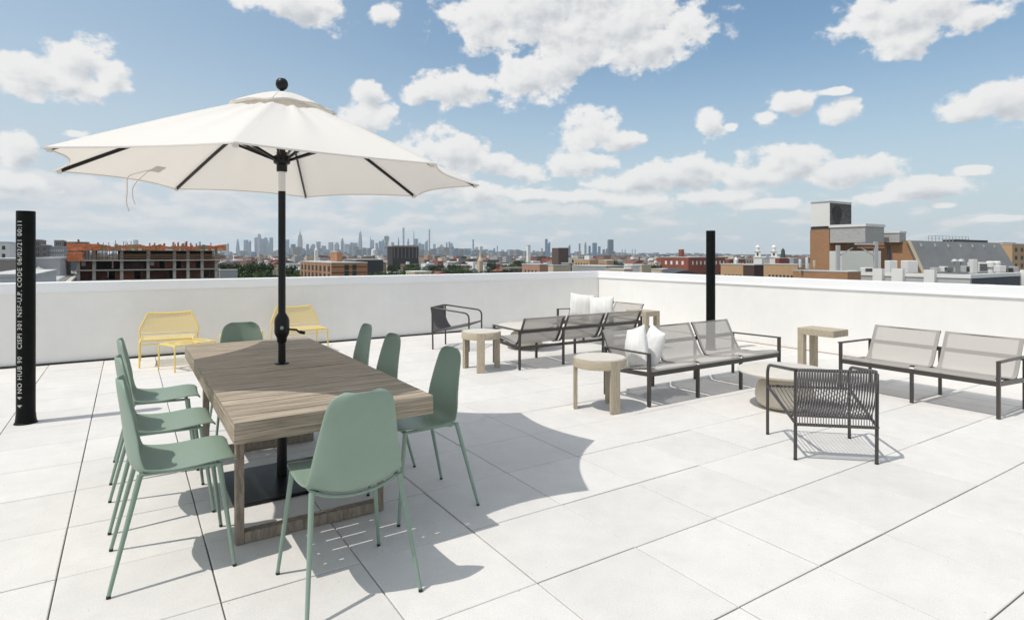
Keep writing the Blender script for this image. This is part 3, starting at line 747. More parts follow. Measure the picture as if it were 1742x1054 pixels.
def wins(parent, face, a0, a1, z0, z1, nx, nz, fixed, m=None, wr=.5, hr=.55, name='window', lim=90):
    """individual windows, each a part: face 'x' (plane x=fixed, runs in y) or 'y'"""
    k = 0
    for i in range(nx):
        for j in range(nz):
            if k >= lim: return
            ca = a0+(a1-a0)*(i+.5)/nx; cz = z0+(z1-z0)*(j+.5)/nz; ha = abs(a1-a0)/nx*wr/2; hz = (z1-z0)/nz*hr/2; b = MB()
            if face == 'x': b.box(fixed-.06, fixed+.2, ca-ha, ca+ha, cz-hz, cz+hz)
            else: b.box(ca-ha, ca+ha, fixed-.06, fixed+.2, cz-hz, cz+hz)
            b.build(name, m or dglass, parent); k += 1
def block(name, label, cat, xl, xc, xr, yt, d, m, group=None, roof=True, zb=GZ, lm=None, rm=None):
    """a building whose near corner stands in photo column xc at forward distance d; xl bounds its sunlit -x face, xr its -y face"""
    X, Y = at(xc, d); Y1 = onX(xl, X) if xl < xc else Y+12; X1 = onY(xr, Y) if xr > xc else X+12
    Y1 = max(Y1, Y+2); X1 = max(X1, X+2); zt = zof(yt, d)
    t = thing(name, label, cat, (0, 0, 0), 0, group)
    th = max(.07, min(.35, d*.0016))
    MB().box(X, X1, Y, Y1, zb, zt-th).build('wall', m, t)
    if roof:
        r = MB()
        r.box(X-th*.35, X1+th*.35, Y-th*.35, Y1+th*.35, zt-th+.005, zt); r.build('roof', rm or roofs, t)
    if lm: LM.append(((xl+xr)/2, lm))
    return t, X, X1, Y, Y1, zt
def front(name, label, cat, x0, x1, yt, Y, depth, m, group=None, zb=GZ, rm=None, lm=None):
    """a building with its -y face at Y between photo columns x0 and x1"""
    X0, X1 = onY(x0, Y), onY(x1, Y); d = (X0+X1)/2*sY+Y*cY; zt = zof(yt, d)
    t = thing(name, label, cat, (0, 0, 0), 0, group)
    MB().box(X0, X1, Y, Y+depth, zb, zt-.35).build('wall', m, t)
    MB().box(X0-.12, X1+.12, Y-.12, Y+depth+.12, zt-.345, zt).build('roof', rm or roofs, t)
    if lm: LM.append(((x0+x1)/2, lm))
    return t, X0, X1, Y, Y+depth, zt

# ---- unfinished concrete building wrapped in orange netting
Yc = 175.0; cx0, cx1 = onY(131, Yc), onY(371, Yc); dC = (cx0+cx1)/2*sY+Yc*cY
cb_ = thing('construction_building', 'unfinished concrete frame building with orange safety netting round its top floor', 'building', (0, 0, 0)); LM.append((250, 'the orange-netted construction building'))
slabs = [zof(y, dC) for y in (424.5, 441.5, 457.5, 475)]; slabs += [slabs[-1]-3.1*k for k in range(1, 5)]
dep = 22; colx = [133, 160, 207, 252, 297, 320, 344, 368]
for k, z in enumerate(slabs):
    e = 1.6 if k < 2 else .5
    MB().box(cx0-e, cx1+e, Yc-e, Yc+dep, z-.28, z).build('floor_slab', conc, cb_)
for k, (za, zb_) in enumerate(zip(slabs[1:], slabs[:-1])):
    for px in colx:
        X = onY(px, Yc)
        MB().box(X-.34, X+.34, Yc+.05, Yc+.7, za+.003, zb_-.283).build('column', conc, cb_)
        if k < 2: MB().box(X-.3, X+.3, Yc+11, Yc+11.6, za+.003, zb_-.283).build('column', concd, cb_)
rr = random.Random(5)
for k, (za, zb_) in enumerate(zip(slabs[1:], slabs[:-1])):
    x = cx0+.3
    while x < cx1-1:
        wd = rr.uniform(2.5, 7)
        if k > 0 and rr.random() < .95 or k == 0 and rr.random() < .45:
            yy = Yc+rr.uniform(1.2, 4); hh = (zb_-.283-za)*(1 if k else rr.uniform(.4, .8))
            MB().box(x, min(x+wd, cx1-.3), yy, yy+.2, za+.004, za+hh).build('infill_wall', rr.choice([C('brick_dark_red', (.16, .065, .045), noise=[(.4, .35)]), C('brick_deep_red', (.24, .10, .06), noise=[(.4, .35)]), C('dark_board', (.075, .045, .035), noise=[(.4, .4)])]), cb_)
        if k in (1, 2) and rr.random() < .10: MB().box(x+.5, x+1.3, Yc+1.0, Yc+1.15, za+.9, za+1.9).build('board', lgr, cb_)
        if rr.random() < .75: MB().box(x+.1, x+.2, Yc+.75, Yc+.85, za+.004, zb_-.283).build('shoring_post', C('timber_rail', (.22, .13, .07)), cb_)
        x += wd+rr.uniform(.3, 1.6)
for k, (za, zb_) in enumerate(zip(slabs[1:5], slabs[:4])):
    x = cx0+1
    while x < cx1-2:
        wd = min(rr.uniform(4, 9), cx1-.6-x)
        if rr.random() < (.55, .9, 1, 1)[k]: MB().box(x, x+wd, Yc+8.2, Yc+8.4, za+.004, zb_-.29).build('infill_wall', C('dark_board', (.075, .045, .035)), cb_)  # dark brown boards behind the open floors
        x += wd+.3
nm = MB(); nm2 = MB(); top = slabs[0]
for k in range(48):
    xa = cx0-1.7+(cx1-cx0+3.4)*k/48; xb = xa+(cx1-cx0+3.4)/48; w_ = rr.uniform(-.12, .12)
    (nm if rr.random() < .52 else nm2).box(xa, xb-.01, Yc-1.75+w_*.3, Yc-1.68+w_*.3, top-.2+rr.choice((0, 0, .3)), top+rr.uniform(.7, 1.35))
for k in range(12):
    ya = Yc-1.6+k*2; nm.box(cx0-1.75, cx0-1.69, ya, ya+1.99, top-.2, top+1.7); nm.box(cx1+1.69, cx1+1.75, ya, ya+1.99, top-.2, top+1.5)
nm.build('netting', netO, cb_); nm2.build('formwork_edge', C('formwork_timber', (.40, .24, .12), noise=[(.8, .4)]), cb_)
MB().box(cx0-1.75, cx0+4.6, Yc-1.9, Yc-1.8, top-.3, top+1.3).box(cx0-1.85, cx0-1.76, Yc-1.8, Yc+14, top-.3, top+1.3).build('netting', netO, cb_)
MB().box(cx0-1.75, cx0+1.2, Yc-1.9, Yc-1.8, slabs[1]-.3, slabs[1]+1.9).build('netting', netO, cb_)
for k in range(3): MB().box(cx0-1.2, cx1+1.2, Yc-1.66, Yc-1.6, slabs[1]+.35+k*.42, slabs[1]+.55+k*.42).build('guard_rail', C('timber_rail', (.22, .13, .07)), cb_)
for k in range(64):                                                      # shoring props under the top deck
    x = cx0+(cx1-cx0)*(k+.5*rr.random())/64; y = Yc+rr.uniform(.9, 12); MB().box(x-.07, x+.07, y, y+.12, slabs[1]+.004, slabs[0]-.283).build('shoring_post', C('dark_steel_prop', (.05, .035, .03)), cb_)
for k in range(26):
    x = cx0+(cx1-cx0)*rr.random(); MB().box(x-.06, x+.06, Yc+rr.uniform(0, 8), Yc+8.3, top, top+rr.uniform(1.6, 2.5)).build('rebar_post', C('rusted_rebar', (.3, .12, .06)), cb_)

# ---- orange brick block with a tower stub on its roof
t, X, X1, Y, Y1, zt = block('brick_building', 'orange brick block with pale vertical piers just above the parapet, right of the pole', 'building', 511, 564, 625, 446, 215, brO, lm='the orange brick block')
wins(t, 'x', Y+.5, Y1-.5, zt-9.5, zt-1, 8, 3, X, C('dark_glass', (.06, .055, .06)), .45, .72)  # dark glass in upright strips
for k in range(9):
    yy = Y+.4+(Y1-Y-.8)*k/8; MB().box(X-.16, X-.01, yy-.22, yy+.22, GZ, zt-.5).build('pier', crm, t)
for k in range(4): MB().box(X+.01, X1-.2, Y-.1, Y-.005, zt-1.9-k*2.1, zt-1.5-k*2.1).build('band_course', C('brick_dark', (.16, .07, .045)), t)
wins(t, 'y', X+4.6, X+6.4, zt-9.5, zt-.8, 1, 4, Y-.05, C('green_glass', (.03, .06, .05)), .9, .85); wins(t, 'y', X+7.6, X+9.2, zt-9.5, zt-.8, 1, 4, Y-.05, C('green_glass', (.03, .06, .05)), .9, .85)
t, *_ = block('stair_tower', 'orange brick stair tower standing up behind the roof of the orange brick block', 'building', 562, 573, 582, 427, 232, brO)
t, X, X1, Y, Y1, zt = front('warehouse', 'dark grey windowless slab building right of the orange brick block', 'building', 606, 652, 441, 300, 20, drk)

# ---- the brick boiler house at the right
bh = thing('boiler_house', 'large brown brick boiler house with steep grey metal roof and white cooling tower', 'building'); LM.append((1470, 'the brown brick boiler house'))
Xg = at(1548, 100)[0]; Yr = onX(1548, Xg); Yf = onX(1412, Xg); Ye = Yr-1.9; zr = zof(410, 100); ze = zof(458, 98.5)
XE = onY(1700, Yr)
g = MB(); poly = [(Ye-1.5, GZ), (Ye-1.5, ze-3.6), (Yr, zr), (Yf, zr), (Yf, GZ)]
g.add([(Xg, y, z) for y, z in poly]+[(Xg+.5, y, z) for y, z in poly], [(0, 1, 2, 3, 4), (9, 8, 7, 6, 5)]+[(i, (i+1) % 5, 5+(i+1) % 5, 5+i) for i in range(5)])
g.build('gable_wall', brB, bh)
k_ = (zr-(ze-3.6))/(Yr-(Ye-1.5))
r = MB(); a, b, c_, d_ = (Xg-.35, Ye-1.6, ze-3.8), (Xg-.35, Yr, zr+.1), (XE, Yr, zr+.1), (XE+3.2, Ye-1.6, ze-3.8)
r.add([a, b, c_, d_]+[(x, y+.5, z) for x, y, z in (a, b, c_, d_)], [(0, 1, 2, 3), (7, 6, 5, 4), (0, 4, 5, 1), (1, 5, 6, 2), (2, 6, 7, 3), (3, 7, 4, 0)])
r.build('metal_roof', metg, bh)
MB().bar([(Xg-.42, Ye-1.6, ze-3.7), (Xg-.42, Yr, zr+.15)], .5, .3).build('roof_verge', crm, bh)
for q in range(7):
    x = Xg+3+q*5.2; MB().box(x, x+.5, Yr-.5, Yr-.1, zr-.95, zr-.4).build('roof_hook', steel, bh)
x0, x1 = at(1585, 105)[0], at(1648, 118)[0]
MB().box(Xg+20, Xg+34, Yr+.6, Yr+3, zr-.2, zr+.55).build('roof_hatch', drk, bh)
rl = MB()
for q in range(13): rl.box(Xg+9+q*1.4, Xg+9.07+q*1.4, Yr+.9, Yr+.97, zr+.05, zr+1.15)
for zz_ in (.6, 1.1): rl.box(Xg+9, Xg+26, Yr+.91, Yr+.96, zr+zz_, zr+zz_+.05)
rl.build('roof_railing', steel, bh)
def blk(xl, xc, xr, y0, y1, d, name, m, parent, m2=None, name2=None):
    X, Y = at(xc, d); Y1 = onX(xl, X); X1 = onY(xr, Y); z1 = zof(y0, d); z0 = zof(y1, d)
    o = MB().box(X, X1, Y, Y1, z0, z1).build(name, m, parent)
    if m2: MB().box(X+.15, X1-.1, Y-.08, Y-.005, z0+.1, z1-.25).build(name2, m2, o)
    return X, X1, Y, Y1, z0, z1
blk(1378, 1411, 1440, 390, 480, 103, 'brick_tower', brB, bh)
blk(1379, 1411.5, 1448, 384.5, 389.8, 103.2, 'tower_band', C('lead_band', (.10, .10, .10)), bh)
X, X1, Y, Y1, z0, z1 = blk(1380, 1411.5, 1448, 343, 384.3, 103, 'cooling_tower', wht, bh)
MB().box(X+.05, X1-.05, Y-.06, Y-.004, z0+.05, z1-.2).build('louvre_side', C('dark_louvre', (.09, .09, .09), noise=[(1.2, .5, (1, 1, 3))]), bh)
pts = [(X+2.2+1.55*cos(a)*(1+.1*sin(3*a)), (z0+z1)/2-.1+1.75*sin(a)) for a in [2*pi*i/26 for i in range(26)]]
MB().add([(x, Y-.075, z) for x, z in pts]+[(x, Y-.062, z) for x, z in pts], [tuple(range(26)), tuple(range(51, 25, -1))]+[(i, (i+1) % 26, 26+(i+1) % 26, 26+i) for i in range(26)]).build('soot_stain', soot, bh)
MB().box(X-.1, X1+.1, Y-.1, Y1+.1, z1+.002, z1+.16).build('tower_cap', lgr, bh)
X, X1, Y, Y1, z0, z1 = blk(1412, 1472, 1504, 385, 412, 98, 'penthouse', C('grey_louvre', (.44, .435, .42), noise=[(1.4, .12, (1, 1, 4))]), bh)
MB().box(X-.15, X1+.15, Y-.15, Y1+.15, z1+.002, z1+.45).build('penthouse_roof', wht, bh)
X, X1, Y, Y1, z0, z1 = blk(1500, 1530, 1541, 396, 412, 100.5, 'penthouse', C('grey_louvre', (.44, .435, .42)), bh)
MB().box(X-.1, X1+.1, Y-.1, Y1+.1, z1+.002, z1+.3).build('penthouse_roof', wht, bh)
for q in range(9):
    MB().box(Xg+.5+q*.9-9, Xg+.56+q*.9-9, Yf-3, Yf-2.94, 6.2, 7.0) if False else None
# annex in front with white posts
an = thing('rooftop_parapet', 'grey panelled rooftop parapet with pale square posts and white cap, below the boiler house', 'wall')
dA = 44; Xa = at(1650, dA)[0]; Ya = onX(1650, Xa)
zc = zof(467, dA); Yl = onX(1440, Xa)
MB().box(Xa, Xa+.3, Ya, Yl, GZ, zc-.28).build('panel_wall', lgr, an)
MB().box(Xa-.06, Xa+.36, Ya-.07, Yl, zc-.277, zc).build('cap', wht, an)
Xr = onY(1760, Ya)
MB().box(Xa+.305, Xr, Ya, Ya+.3, GZ, zc-.28).build('panel_wall', drb, an)
MB().box(Xa+.365, Xr, Ya-.07, Ya+.36, zc-.277, zc).build('cap', wht, an)
for (p0, p1, yt) in ((1443, 1462, 462), (1489, 1505, 459), (1521, 1540, 459), (1576, 1594, 461)):
    ya, yb = onX(p1, Xa), onX(p0, Xa); dd = Xa*sY+ya*cY
    MB().box(Xa-.45, Xa-.002, ya, yb, GZ, zof(yt, dd)+.1).build('post', wht, an)
pX = onY(1735, Ya); MB().box(pX, pX+.75, Ya-.5, Ya-.002, GZ, zof(459, pX*sY+Ya*cY)).build('post', wht, an)
MB().box(Xa+.31, Xr, Ya+.37, Yl, zc-1.3, zc-1.0).build('roof', roofg, an)
lb_ = block('brick_annex', 'low brown brick annex wall left of the white posts', 'building', 1349, 1442, 1444, 461.5, 47, brB, rm=lgr)
# plant on that roof
def rp(px, d): return at(px, d)
def unit(name, label, px0, px1, y0, y1, d, m, depth=None, extras=None):
    X0, Y0 = at(px0, d); X1, Y1 = at(px1, d); wd = hypot(X1-X0, Y1-Y0); zt_, zb_ = zof(y0, d), zof(y1, d)
    t = thing(name, label, 'roof plant', (X0, Y0, 0), atan2(Y1-Y0, X1-X0)); dp = depth or wd*.7
    MB().bbox(0, wd, 0, dp, zb_, zt_, min(.05, wd*.05)).build('casing', m, t)
    if extras: extras(t, wd, dp, zb_, zt_)
    return t
def louv(t, w_, dp, z0, z1):
    for q in range(4): MB().box(w_*.15, w_*.85, -.05, -.003, z0+(z1-z0)*(.18+q*.18), z0+(z1-z0)*(.28+q*.18)).build('louvre', drk, t)
unit('water_tank', 'big pale box tank under a steel gantry before the boiler house', 1431, 1499, 427, 462, 80, C('pale_tank', (.68, .69, .64)), 3)
unit('vent_stack', 'white ribbed vent box with two lids right of the steel gantry', 1513, 1527, 443, 464, 60, wht, .8)
unit('vent_stack', 'taller white vent box farther right, beside the sloping metal roof', 1543, 1562, 443, 464, 60, wht, 1.0)
unit('air_handler', 'white air handler with dark louvres on the roof at far right', 1664, 1682, 446, 463, 62, wht, 1.5, louv)
unit('vent_box', 'slim tall white duct box left of the louvred air handler', 1655, 1663, 441, 465, 62, wht, .6)
for px, lab in ((1685, 'white cylinder fan nearer the louvred air handler'), (1695, 'white cylinder fan farthest right on the plant roof')):
    X0, Y0 = at(px, 62); t = thing('roof_fan', lab, 'roof plant', (X0, Y0, 0), 0, 'white cylinder fans')
    MB().lathe([(.25, zof(464, 62)), (.25, zof(456, 62)), (.38, zof(454, 62)), (.38, zof(446, 62)), (.28, zof(444, 62)), (0, zof(444, 62))], 16).build('housing', wht, t)
for px, lab in ((1624, 'mushroom shaped grey roof vent, left one of the pair'), (1635, 'mushroom shaped grey roof vent, right one of the pair')):
    X0, Y0 = at(px, 62); t = thing('roof_vent', lab, 'roof vent', (X0, Y0, 0), 0, 'mushroom roof vents')
    MB().lathe([(.08, zof(462, 62)), (.08, zof(446, 62)), (.12, zof(445, 62))], 10).build('stem', steel, t)
    MB().lathe([(.30, zof(445.5, 62)), (.32, zof(444, 62)), (.2, zof(441, 62)), (0, zof(440, 62))], 16).build('hood', steel, t)
# small mixed plant: pipes and boxes, one thing each
rr = random.Random(12)
names = ['pipe run', 'low duct', 'condenser', 'curb box']
lays = [(1590, 1600, 455, 463), (1606, 1613, 453, 462), (1616, 1621, 455, 463), (1643, 1650, 452, 463), (1700, 1712, 452, 463), (1714, 1724, 455, 464), (1726, 1733, 453, 464), (1470, 1486, 455, 463)]
for i, (a, b, c1_, c2_) in enumerate(lays):
    unit('condenser', '%s metal condenser box on the plant roof, %s from the left of its row' % (('grey', 'pale', 'dark')[i % 3], ('first', 'second', 'third', 'fourth', 'fifth', 'sixth', 'seventh', 'eighth')[sorted(range(8), key=lambda q: lays[q][0]).index(i)]), a, b, c1_, c2_, 58, (lgr, wht, concd)[i % 3], .7, louv if i % 2 else None)['group'] = 'condenser boxes on the plant roof'
X0, Y0 = at(1427, 76); X1, Y1 = at(1514, 76); L_ = hypot(X1-X0, Y1-Y0)
gn = thing('steel_gantry', 'grey steel gantry frame standing over the pale tank', 'gantry', (X0, Y0, 0), atan2(Y1-Y0, X1-X0))
for q, tp in ((0, 417), (L_*.74, 411), (L_, 419)): MB().box(q-.2 if q < L_ else q-.1, q+.2 if q < L_ else q+.1, 0, .4, zof(468, 76), zof(tp, 76)).build('post', lgr if q < L_ else drk, gn)
MB().box(.3, L_-.12, .05, .3, zof(419.5, 76), zof(417.5, 76)).build('beam', drk, gn)
for s_, q in ((1, .3), (-1, L_*.74-.3)): MB().bar([(q, .2, zof(434, 76)), (q+s_*1.6, .2, zof(421, 76))], .14, .14).build('brace', steel, gn)
MB().box(L_*.35, L_*.68, 0, .5, zof(416, 76), zof(413, 76)).build('walkway', C('pale_deck', (.5, .5, .5)), gn)
# antenna panels: slim white cylinders on the brick annex
for px, yt, yb, lab in ((1361, 441, 455, 'slim white antenna panel, leftmost of three before the brick tower'), (1372.5, 438, 457, 'slim white antenna panel, tallest and middle of three'), (1385, 443, 454, 'slim cream antenna panel, right one of three at the brick tower')):
    X0, Y0 = at(px, 50); t = thing('antenna_panel', lab, 'antenna', (X0, Y0, 0), 0, 'antenna panels on the annex')
    MB().lathe([(.10, zof(yb, 50)), (.11, zof(yb, 50)+.02), (.11, zof(yt, 50)-.02), (.09, zof(yt, 50))], 12).build('radome', wht if px < 1380 else crm, t)
    MB().lathe([(.03, zof(yb+9, 50)), (.03, zof(yb, 50))], 8).build('mast', steel, t)

# ---- tan terrace at centre right, with round-headed windows
t, X, X1, Y, Y1, zt = block('tan_building', 'tan brick building with dark windows, left of the dark brick shaft', 'building', 1226, 1282, 1284, 449, 95, brT, lm='the tan brick terrace')
wins(t, 'x', Y+.6, Y1-.6, zt-3.7, zt-1.5, 7, 1, X, drk, .5, .75)
t, X, X1, Y, Y1, zt = block('tan_building', 'tan brick building with dark windows, right of the dark brick shaft', 'building', 1300, 1357, 1359, 449, 85, brT)
wins(t, 'x', Y+.6, Y1-.6, zt-3.7, zt-1.4, 7, 1, X, drk, .5, .8)
t, *_ = block('brick_shaft', 'narrow dark brick shaft between the two tan brick buildings', 'building', 1282.5, 1283, 1299, 449.5, 94, C('brick_black', (.09, .06, .05)))
t, X, X1, Y, Y1, zt = block('red_brick_building', 'long dark red brick building with paired white framed windows beyond the right pipe', 'building', 1124, 1171, 1238, 437, 330, brR, lm='the long red brick building')
wins(t, 'x', Y+2, Y1-2, zt-5, zt-1.6, 4, 1, X, wht, .35, .6); wins(t, 'y', X+2, X1-2, zt-5, zt-1.6, 9, 1, Y, wht, .3, .6)
t, *_ = block('red_brick_building', 'lower right wing of red brick with a row of pale windows, behind the tan brick', 'building', 1238, 1240, 1268, 440, 300, brR)
wins(t, 'y', _[0]+1, _[1]-1, _[4]-4, _[4]-1.5, 5, 1, _[2], wht, .4, .6)
X0, Y0 = at(1159, 360)
t = thing('brick_chimney', 'square red brick chimney standing above the long red brick building', 'chimney', (X0, Y0, 0)); MB().box(-1.15, 1.15, -1.15, 1.15, GZ, zof(424.5, 360)).build('shaft', brR, t); MB().box(-1.25, 1.25, -1.25, 1.25, zof(424.5, 360)+.003, zof(423.6, 360)).build('cap', conc, t)
# ---- twin white church towers
for px, lab in ((1289, 'white domed church tower, left of the twin pair'), (1316.5, 'white domed church tower, right of the twin pair')):
    d = 260; X0, Y0 = at(px, d); t = thing('church_tower', lab, 'church tower', (X0, Y0, 0), .6, 'twin white church towers'); z = lambda y: zof(y, d)
    MB().box(-1.7, 1.7, -1.7, 1.7, GZ, z(438)).build('base_stage', wht, t); MB().box(-1.9, 1.9, -1.9, 1.9, z(438)+.003, z(436.8)).build('cornice', wht, t)
    MB().box(-1.25, 1.25, -1.25, 1.25, z(436.7), z(428)).build('belfry', wht, t); MB().box(-1.45, 1.45, -1.45, 1.45, z(428)+.003, z(427)).build('cornice', wht, t)
    MB().lathe([(.85, z(426.9)), (.85, z(421.5)), (1.0, z(421.3)), (.95, z(419.5)), (.6, z(418)), (.2, z(417.2)), (.2, z(416)), (.05, z(414)), (0, z(413.2))], 14).build('dome', wht, t)
    for s_ in (-1, 1): MB().box(-.35, .35, s_*1.26-.02, s_*1.26+.02, z(435), z(430)).build('bell_opening', drk, t)
    for s_ in (-1, 1): MB().box(s_*1.26-.02, s_*1.26+.02, -.35, .35, z(435), z(430)).build('bell_opening', drk, t)
LM.append((1302, 'the twin white church towers'))
t, *_ = block('church_nave', 'white church body between and behind the twin towers', 'building', 1292, 1296, 1312, 438, 262, wht)

# ---- assorted landmark blocks (xl, xc, xr, top row, distance, material, name, label, windows)
for (xl, xc, xr, yt, d, m, nm_, lab, wx, wy) in (
 (888, 918, 940, 449, 150, pnk, 'brick_house', 'pinkish brick house with small windows, left of the cream corner house', (4, 1), None),
 (940, 941, 971, 450.5, 140, crm, 'cream_house', 'cream corner house with four small dark windows', None, (4, 1)),
 (976, 1003, 1018, 441, 260, brT, 'tan_block', 'tan block with a gabled top between skyline and low cream roofs', (5, 1), None),
 (1018, 1032, 1044, 442.5, 265, brT, 'tan_block', 'smaller tan block directly right of the gabled tan block', (4, 1), None),
 (939, 950, 967, 421, 380, C('brown_tower', (.13, .095, .085)), 'apartment_tower', 'dark brown apartment tower rising left of the twin tan blocks', None, None),
 (955, 968, 972, 447, 300, concd, 'grey_block', 'flat grey-brown block at the foot of the dark brown tower', None, None),
 (975, 1031, 1064, 452, 120, gry, 'long_grey_roof', 'long low grey roof with a row of small dark openings', (9, 1), None),
 (1030, 1062, 1064, 457, 105, crm, 'cream_shed', 'low cream shed before the long grey roof', None, None),
 (1062, 1074, 1088, 452, 110, wht, 'white_house', 'small white house with a dark framed opening', None, (1, 1)),
 (1088, 1092, 1108, 450, 115, crm, 'cream_shed', 'cream stair bulkhead right of the small white house', None, None),
 (1108, 1128, 1149, 457, 118, crm, 'cream_shed', 'pale yellow shed left of the dark curved roof', None, None),
 (659, 668, 712, 419, 560, C('dark_frame', (.055, .05, .052)), 'dark_block', 'wide black unfinished block crowned with pale formwork, right of centre skyline', None, None),
 (372, 374, 404, 458.5, 150, gry, 'grey_shed', 'plain grey shed wall directly right of the construction building', None, None),
 (1700, 1722, 1790, 414, 240, brT, 'apartment_tower', 'sandy brick apartment tower at the far right edge with dark window bands', None, (7, 6)),
 (1702, 1706, 1728, 412, 300, brT, 'apartment_tower', 'taller sandy brick stair core at far right edge, left of the banded tower', None, None),
 (622, 624, 650, 444, 420, concd, 'grey_block', 'low dark block behind the grey slab, left of the black unfinished block', None, None),
 (1348, 1350, 1372, 439, 280, gry, 'grey_block', 'dark roofed grey block right of the twin church towers', None, None),
 (1322, 1326, 1340, 438, 250, brR, 'red_brick_building', 'small red brick gable right beside the twin church towers', None, None),
 (1230, 1236, 1284, 439.5, 420, crm, 'cream_block', 'far cream block with square windows left of the twin church towers', None, (10, 2)),
 ):
    t, X, X1, Y, Y1, zt = block(nm_, lab, 'building', xl, xc, xr, yt, d, m)
    h = min(9, (zt-GZ)*.4)
    if wx: wins(t, 'x', Y+.8, Y1-.8, zt-3.6*wx[1], zt-.9, wx[0], wx[1], X, drk, .35, .5)
    if wy: wins(t, 'y', X+.8, X1-.8, zt-3.4*wy[1], zt-.9, wy[0], wy[1], Y, drk, .4, .5)
    if nm_ == 'dark_block':
        MB().box(X-.6, X1+.6, Y-.6, Y1, zt+.003, zt+1.0).build('formwork', C('pale_formwork', (.45, .32, .26)), t)
        for q in range(7): MB().box(X+(X1-X)*(q+.3)/7, X+(X1-X)*(q+.5)/7, Y-.2, Y-.01, zt-11, zt-1).build('bay', concd, t)
LM += [(900, 'the pinkish brick house'), (950, 'the dark brown tower'), (685, 'the black unfinished block'), (1078, 'the small white house')]
for (x0, x1, yt, Y, dp, m, nm_, lab, wn) in (
 (-30, 17, 411, 300, 25, wht, 'office_block', 'tall white office block at the far left edge', (3, 5)),
 (-30, 40, 439, 150, 30, C('taupe_wall', (.30, .27, .25)), 'warehouse', 'taupe warehouse wall left of the lettered vent pipe', None),
 (-30, 60, 466, 90, 25, C('pale_blue_roof', (.55, .56, .57)), 'warehouse', 'pale low warehouse roof at the bottom left edge', None),
 (60, 102, 438, 160, 30, lgr, 'warehouse', 'pale grey windowless warehouse right of the lettered vent pipe', None),
 (98, 136, 442, 230, 30, C('slate_wall', (.11, .13, .15)), 'slate_block', 'dark slate block left of the construction building', None),
 (52, 70, 407, 420, 25, C('grey_brick', (.19, .175, .17)), 'apartment_block', 'grey apartment block with stepped top right behind the lettered pipe', (4, 5)),
 (70, 81, 416, 415, 25, C('grey_brick', (.2, .18, .18)), 'apartment_block', 'lower wing of the stepped grey apartment block', (3, 4)),
 (92, 107, 408, 430, 25, C('grey_brick', (.2, .18, .18)), 'apartment_block', 'grey apartment block with square head, between two others', (3, 2)),
 (80, 112, 419, 425, 25, gry, 'apartment_block', 'long grey apartment block with pale grid of windows', (9, 3)),
 (111, 149, 411, 440, 25, C('grey_brick', (.2, .18, .18)), 'apartment_block', 'dark topped apartment block just left above the orange netting', (8, 3)),
 ):
    t, X0, X1, Y_, Y1, zt = front(nm_, lab, 'building', x0, x1, yt, Y, dp, m)
    if wn: wins(t, 'y', X0+.8, X1-.8, zt-3.2*wn[1], zt-.8, wn[0], wn[1], Y_, wht if 'grid' in lab else dglass, .45, .5)
# domed stone turret, viaduct
X0, Y0 = at(66, 95); t = thing('domed_turret', 'sandstone corner turret with pale dome right of the lettered pipe', 'turret', (X0, Y0, 0)); z = lambda y: zof(y, 95)
MB().lathe([(1.0, GZ), (1.0, z(466)), (1.2, z(465)), (1.2, z(463)), (.95, z(462.5))], 20).build('drum', brT, t)
MB().lathe([(.9, z(462.4)), (.85, z(459.5)), (.55, z(456.5)), (.15, z(455)), (.06, z(452.5)), (0, z(452))], 20).build('dome', C('pale_copper', (.42, .42, .38)), t)
for q in range(6): 
    a = q*pi/3+.3; MB().box(-.18, .18, -.06, .06, z(478), z(470), T=Matrix.Translation((1.0*cos(a), 1.0*sin(a), 0)) @ Matrix.Rotation(a+pi/2, 4, 'Z')).build('window', drk, t)
vi = thing('elevated_railway', 'elevated railway tracks running away beside the construction building', 'railway')
for k, off in enumerate((0, 3.4, 6.6, 9.4)):
    p0 = at(78+k*11, 92); p1 = at(118+k*6, 200); 
    MB().bar([(p0[0], p0[1], zof(482, 92)-(k*.1)), (p1[0], p1[1], zof(461, 200))], 2.1 if k < 1 else .8, .5).build('track_canopy' if k < 1 else 'track', (lgr, conc, concd, conc)[k], vi)
# white spire, water tank, church towers in mid distance
def spire(px, yt, yb, d, w_, m, name, lab, cat):
    X0, Y0 = at(px, d); t = thing(name, lab, cat, (X0, Y0, 0)); h1 = zof(yt+(yb-yt)*.55, d)
    MB().box(-w_/2, w_/2, -w_/2, w_/2, GZ, h1).build('tower', m, t)
    MB().lathe([(w_*.66, h1+.01), (w_*.3, h1+(zof(yt, d)-h1)*.35), (0, zof(yt, d))], 8, smooth=False).build('spire', m, t)
spire(538, 412, 437, 650, 3.2, wht, 'church_spire', 'thin white church steeple before the skyline left of the orange brick block', 'steeple')
spire(817, 424, 460, 420, 3.0, crm, 'church_spire', 'cream church tower with pointed cap near the middle of the skyline', 'steeple')
spire(1252, 436, 446, 300, 1.6, wht, 'roof_turret', 'tiny white turret left of the twin church towers', 'turret')
LM.append((538, 'the thin white steeple')); LM.append((817, 'the cream church tower'))
X0, Y0 = at(635.5, 480); t = thing('water_tank', 'white drum water tank on the roof left of the black unfinished block', 'water tank', (X0, Y0, 0))
MB().lathe([(1.9, zof(434.5, 480)), (1.9, zof(424.5, 480)), (0, zof(423, 480))], 16).build('drum', wht, t); MB().lathe([(1.3, GZ), (1.3, zof(434.4, 480))], 8).build('stand', concd, t)
X0, Y0 = at(899, 600); t = thing('white_mast_tower', 'slim white tower with slanted head right of the cream church tower', 'tower', (X0, Y0, 0))
MB().box(-1.5, 1.5, -1.5, 1.5, GZ, zof(418, 600)).build('shaft', wht, t); MB().prism([(-1.5, -1.5), (1.5, -1.5), (1.5, 1.5), (-1.5, 1.5)], zof(418, 600)+.01, zof(417, 600)).build('head', gry, t)
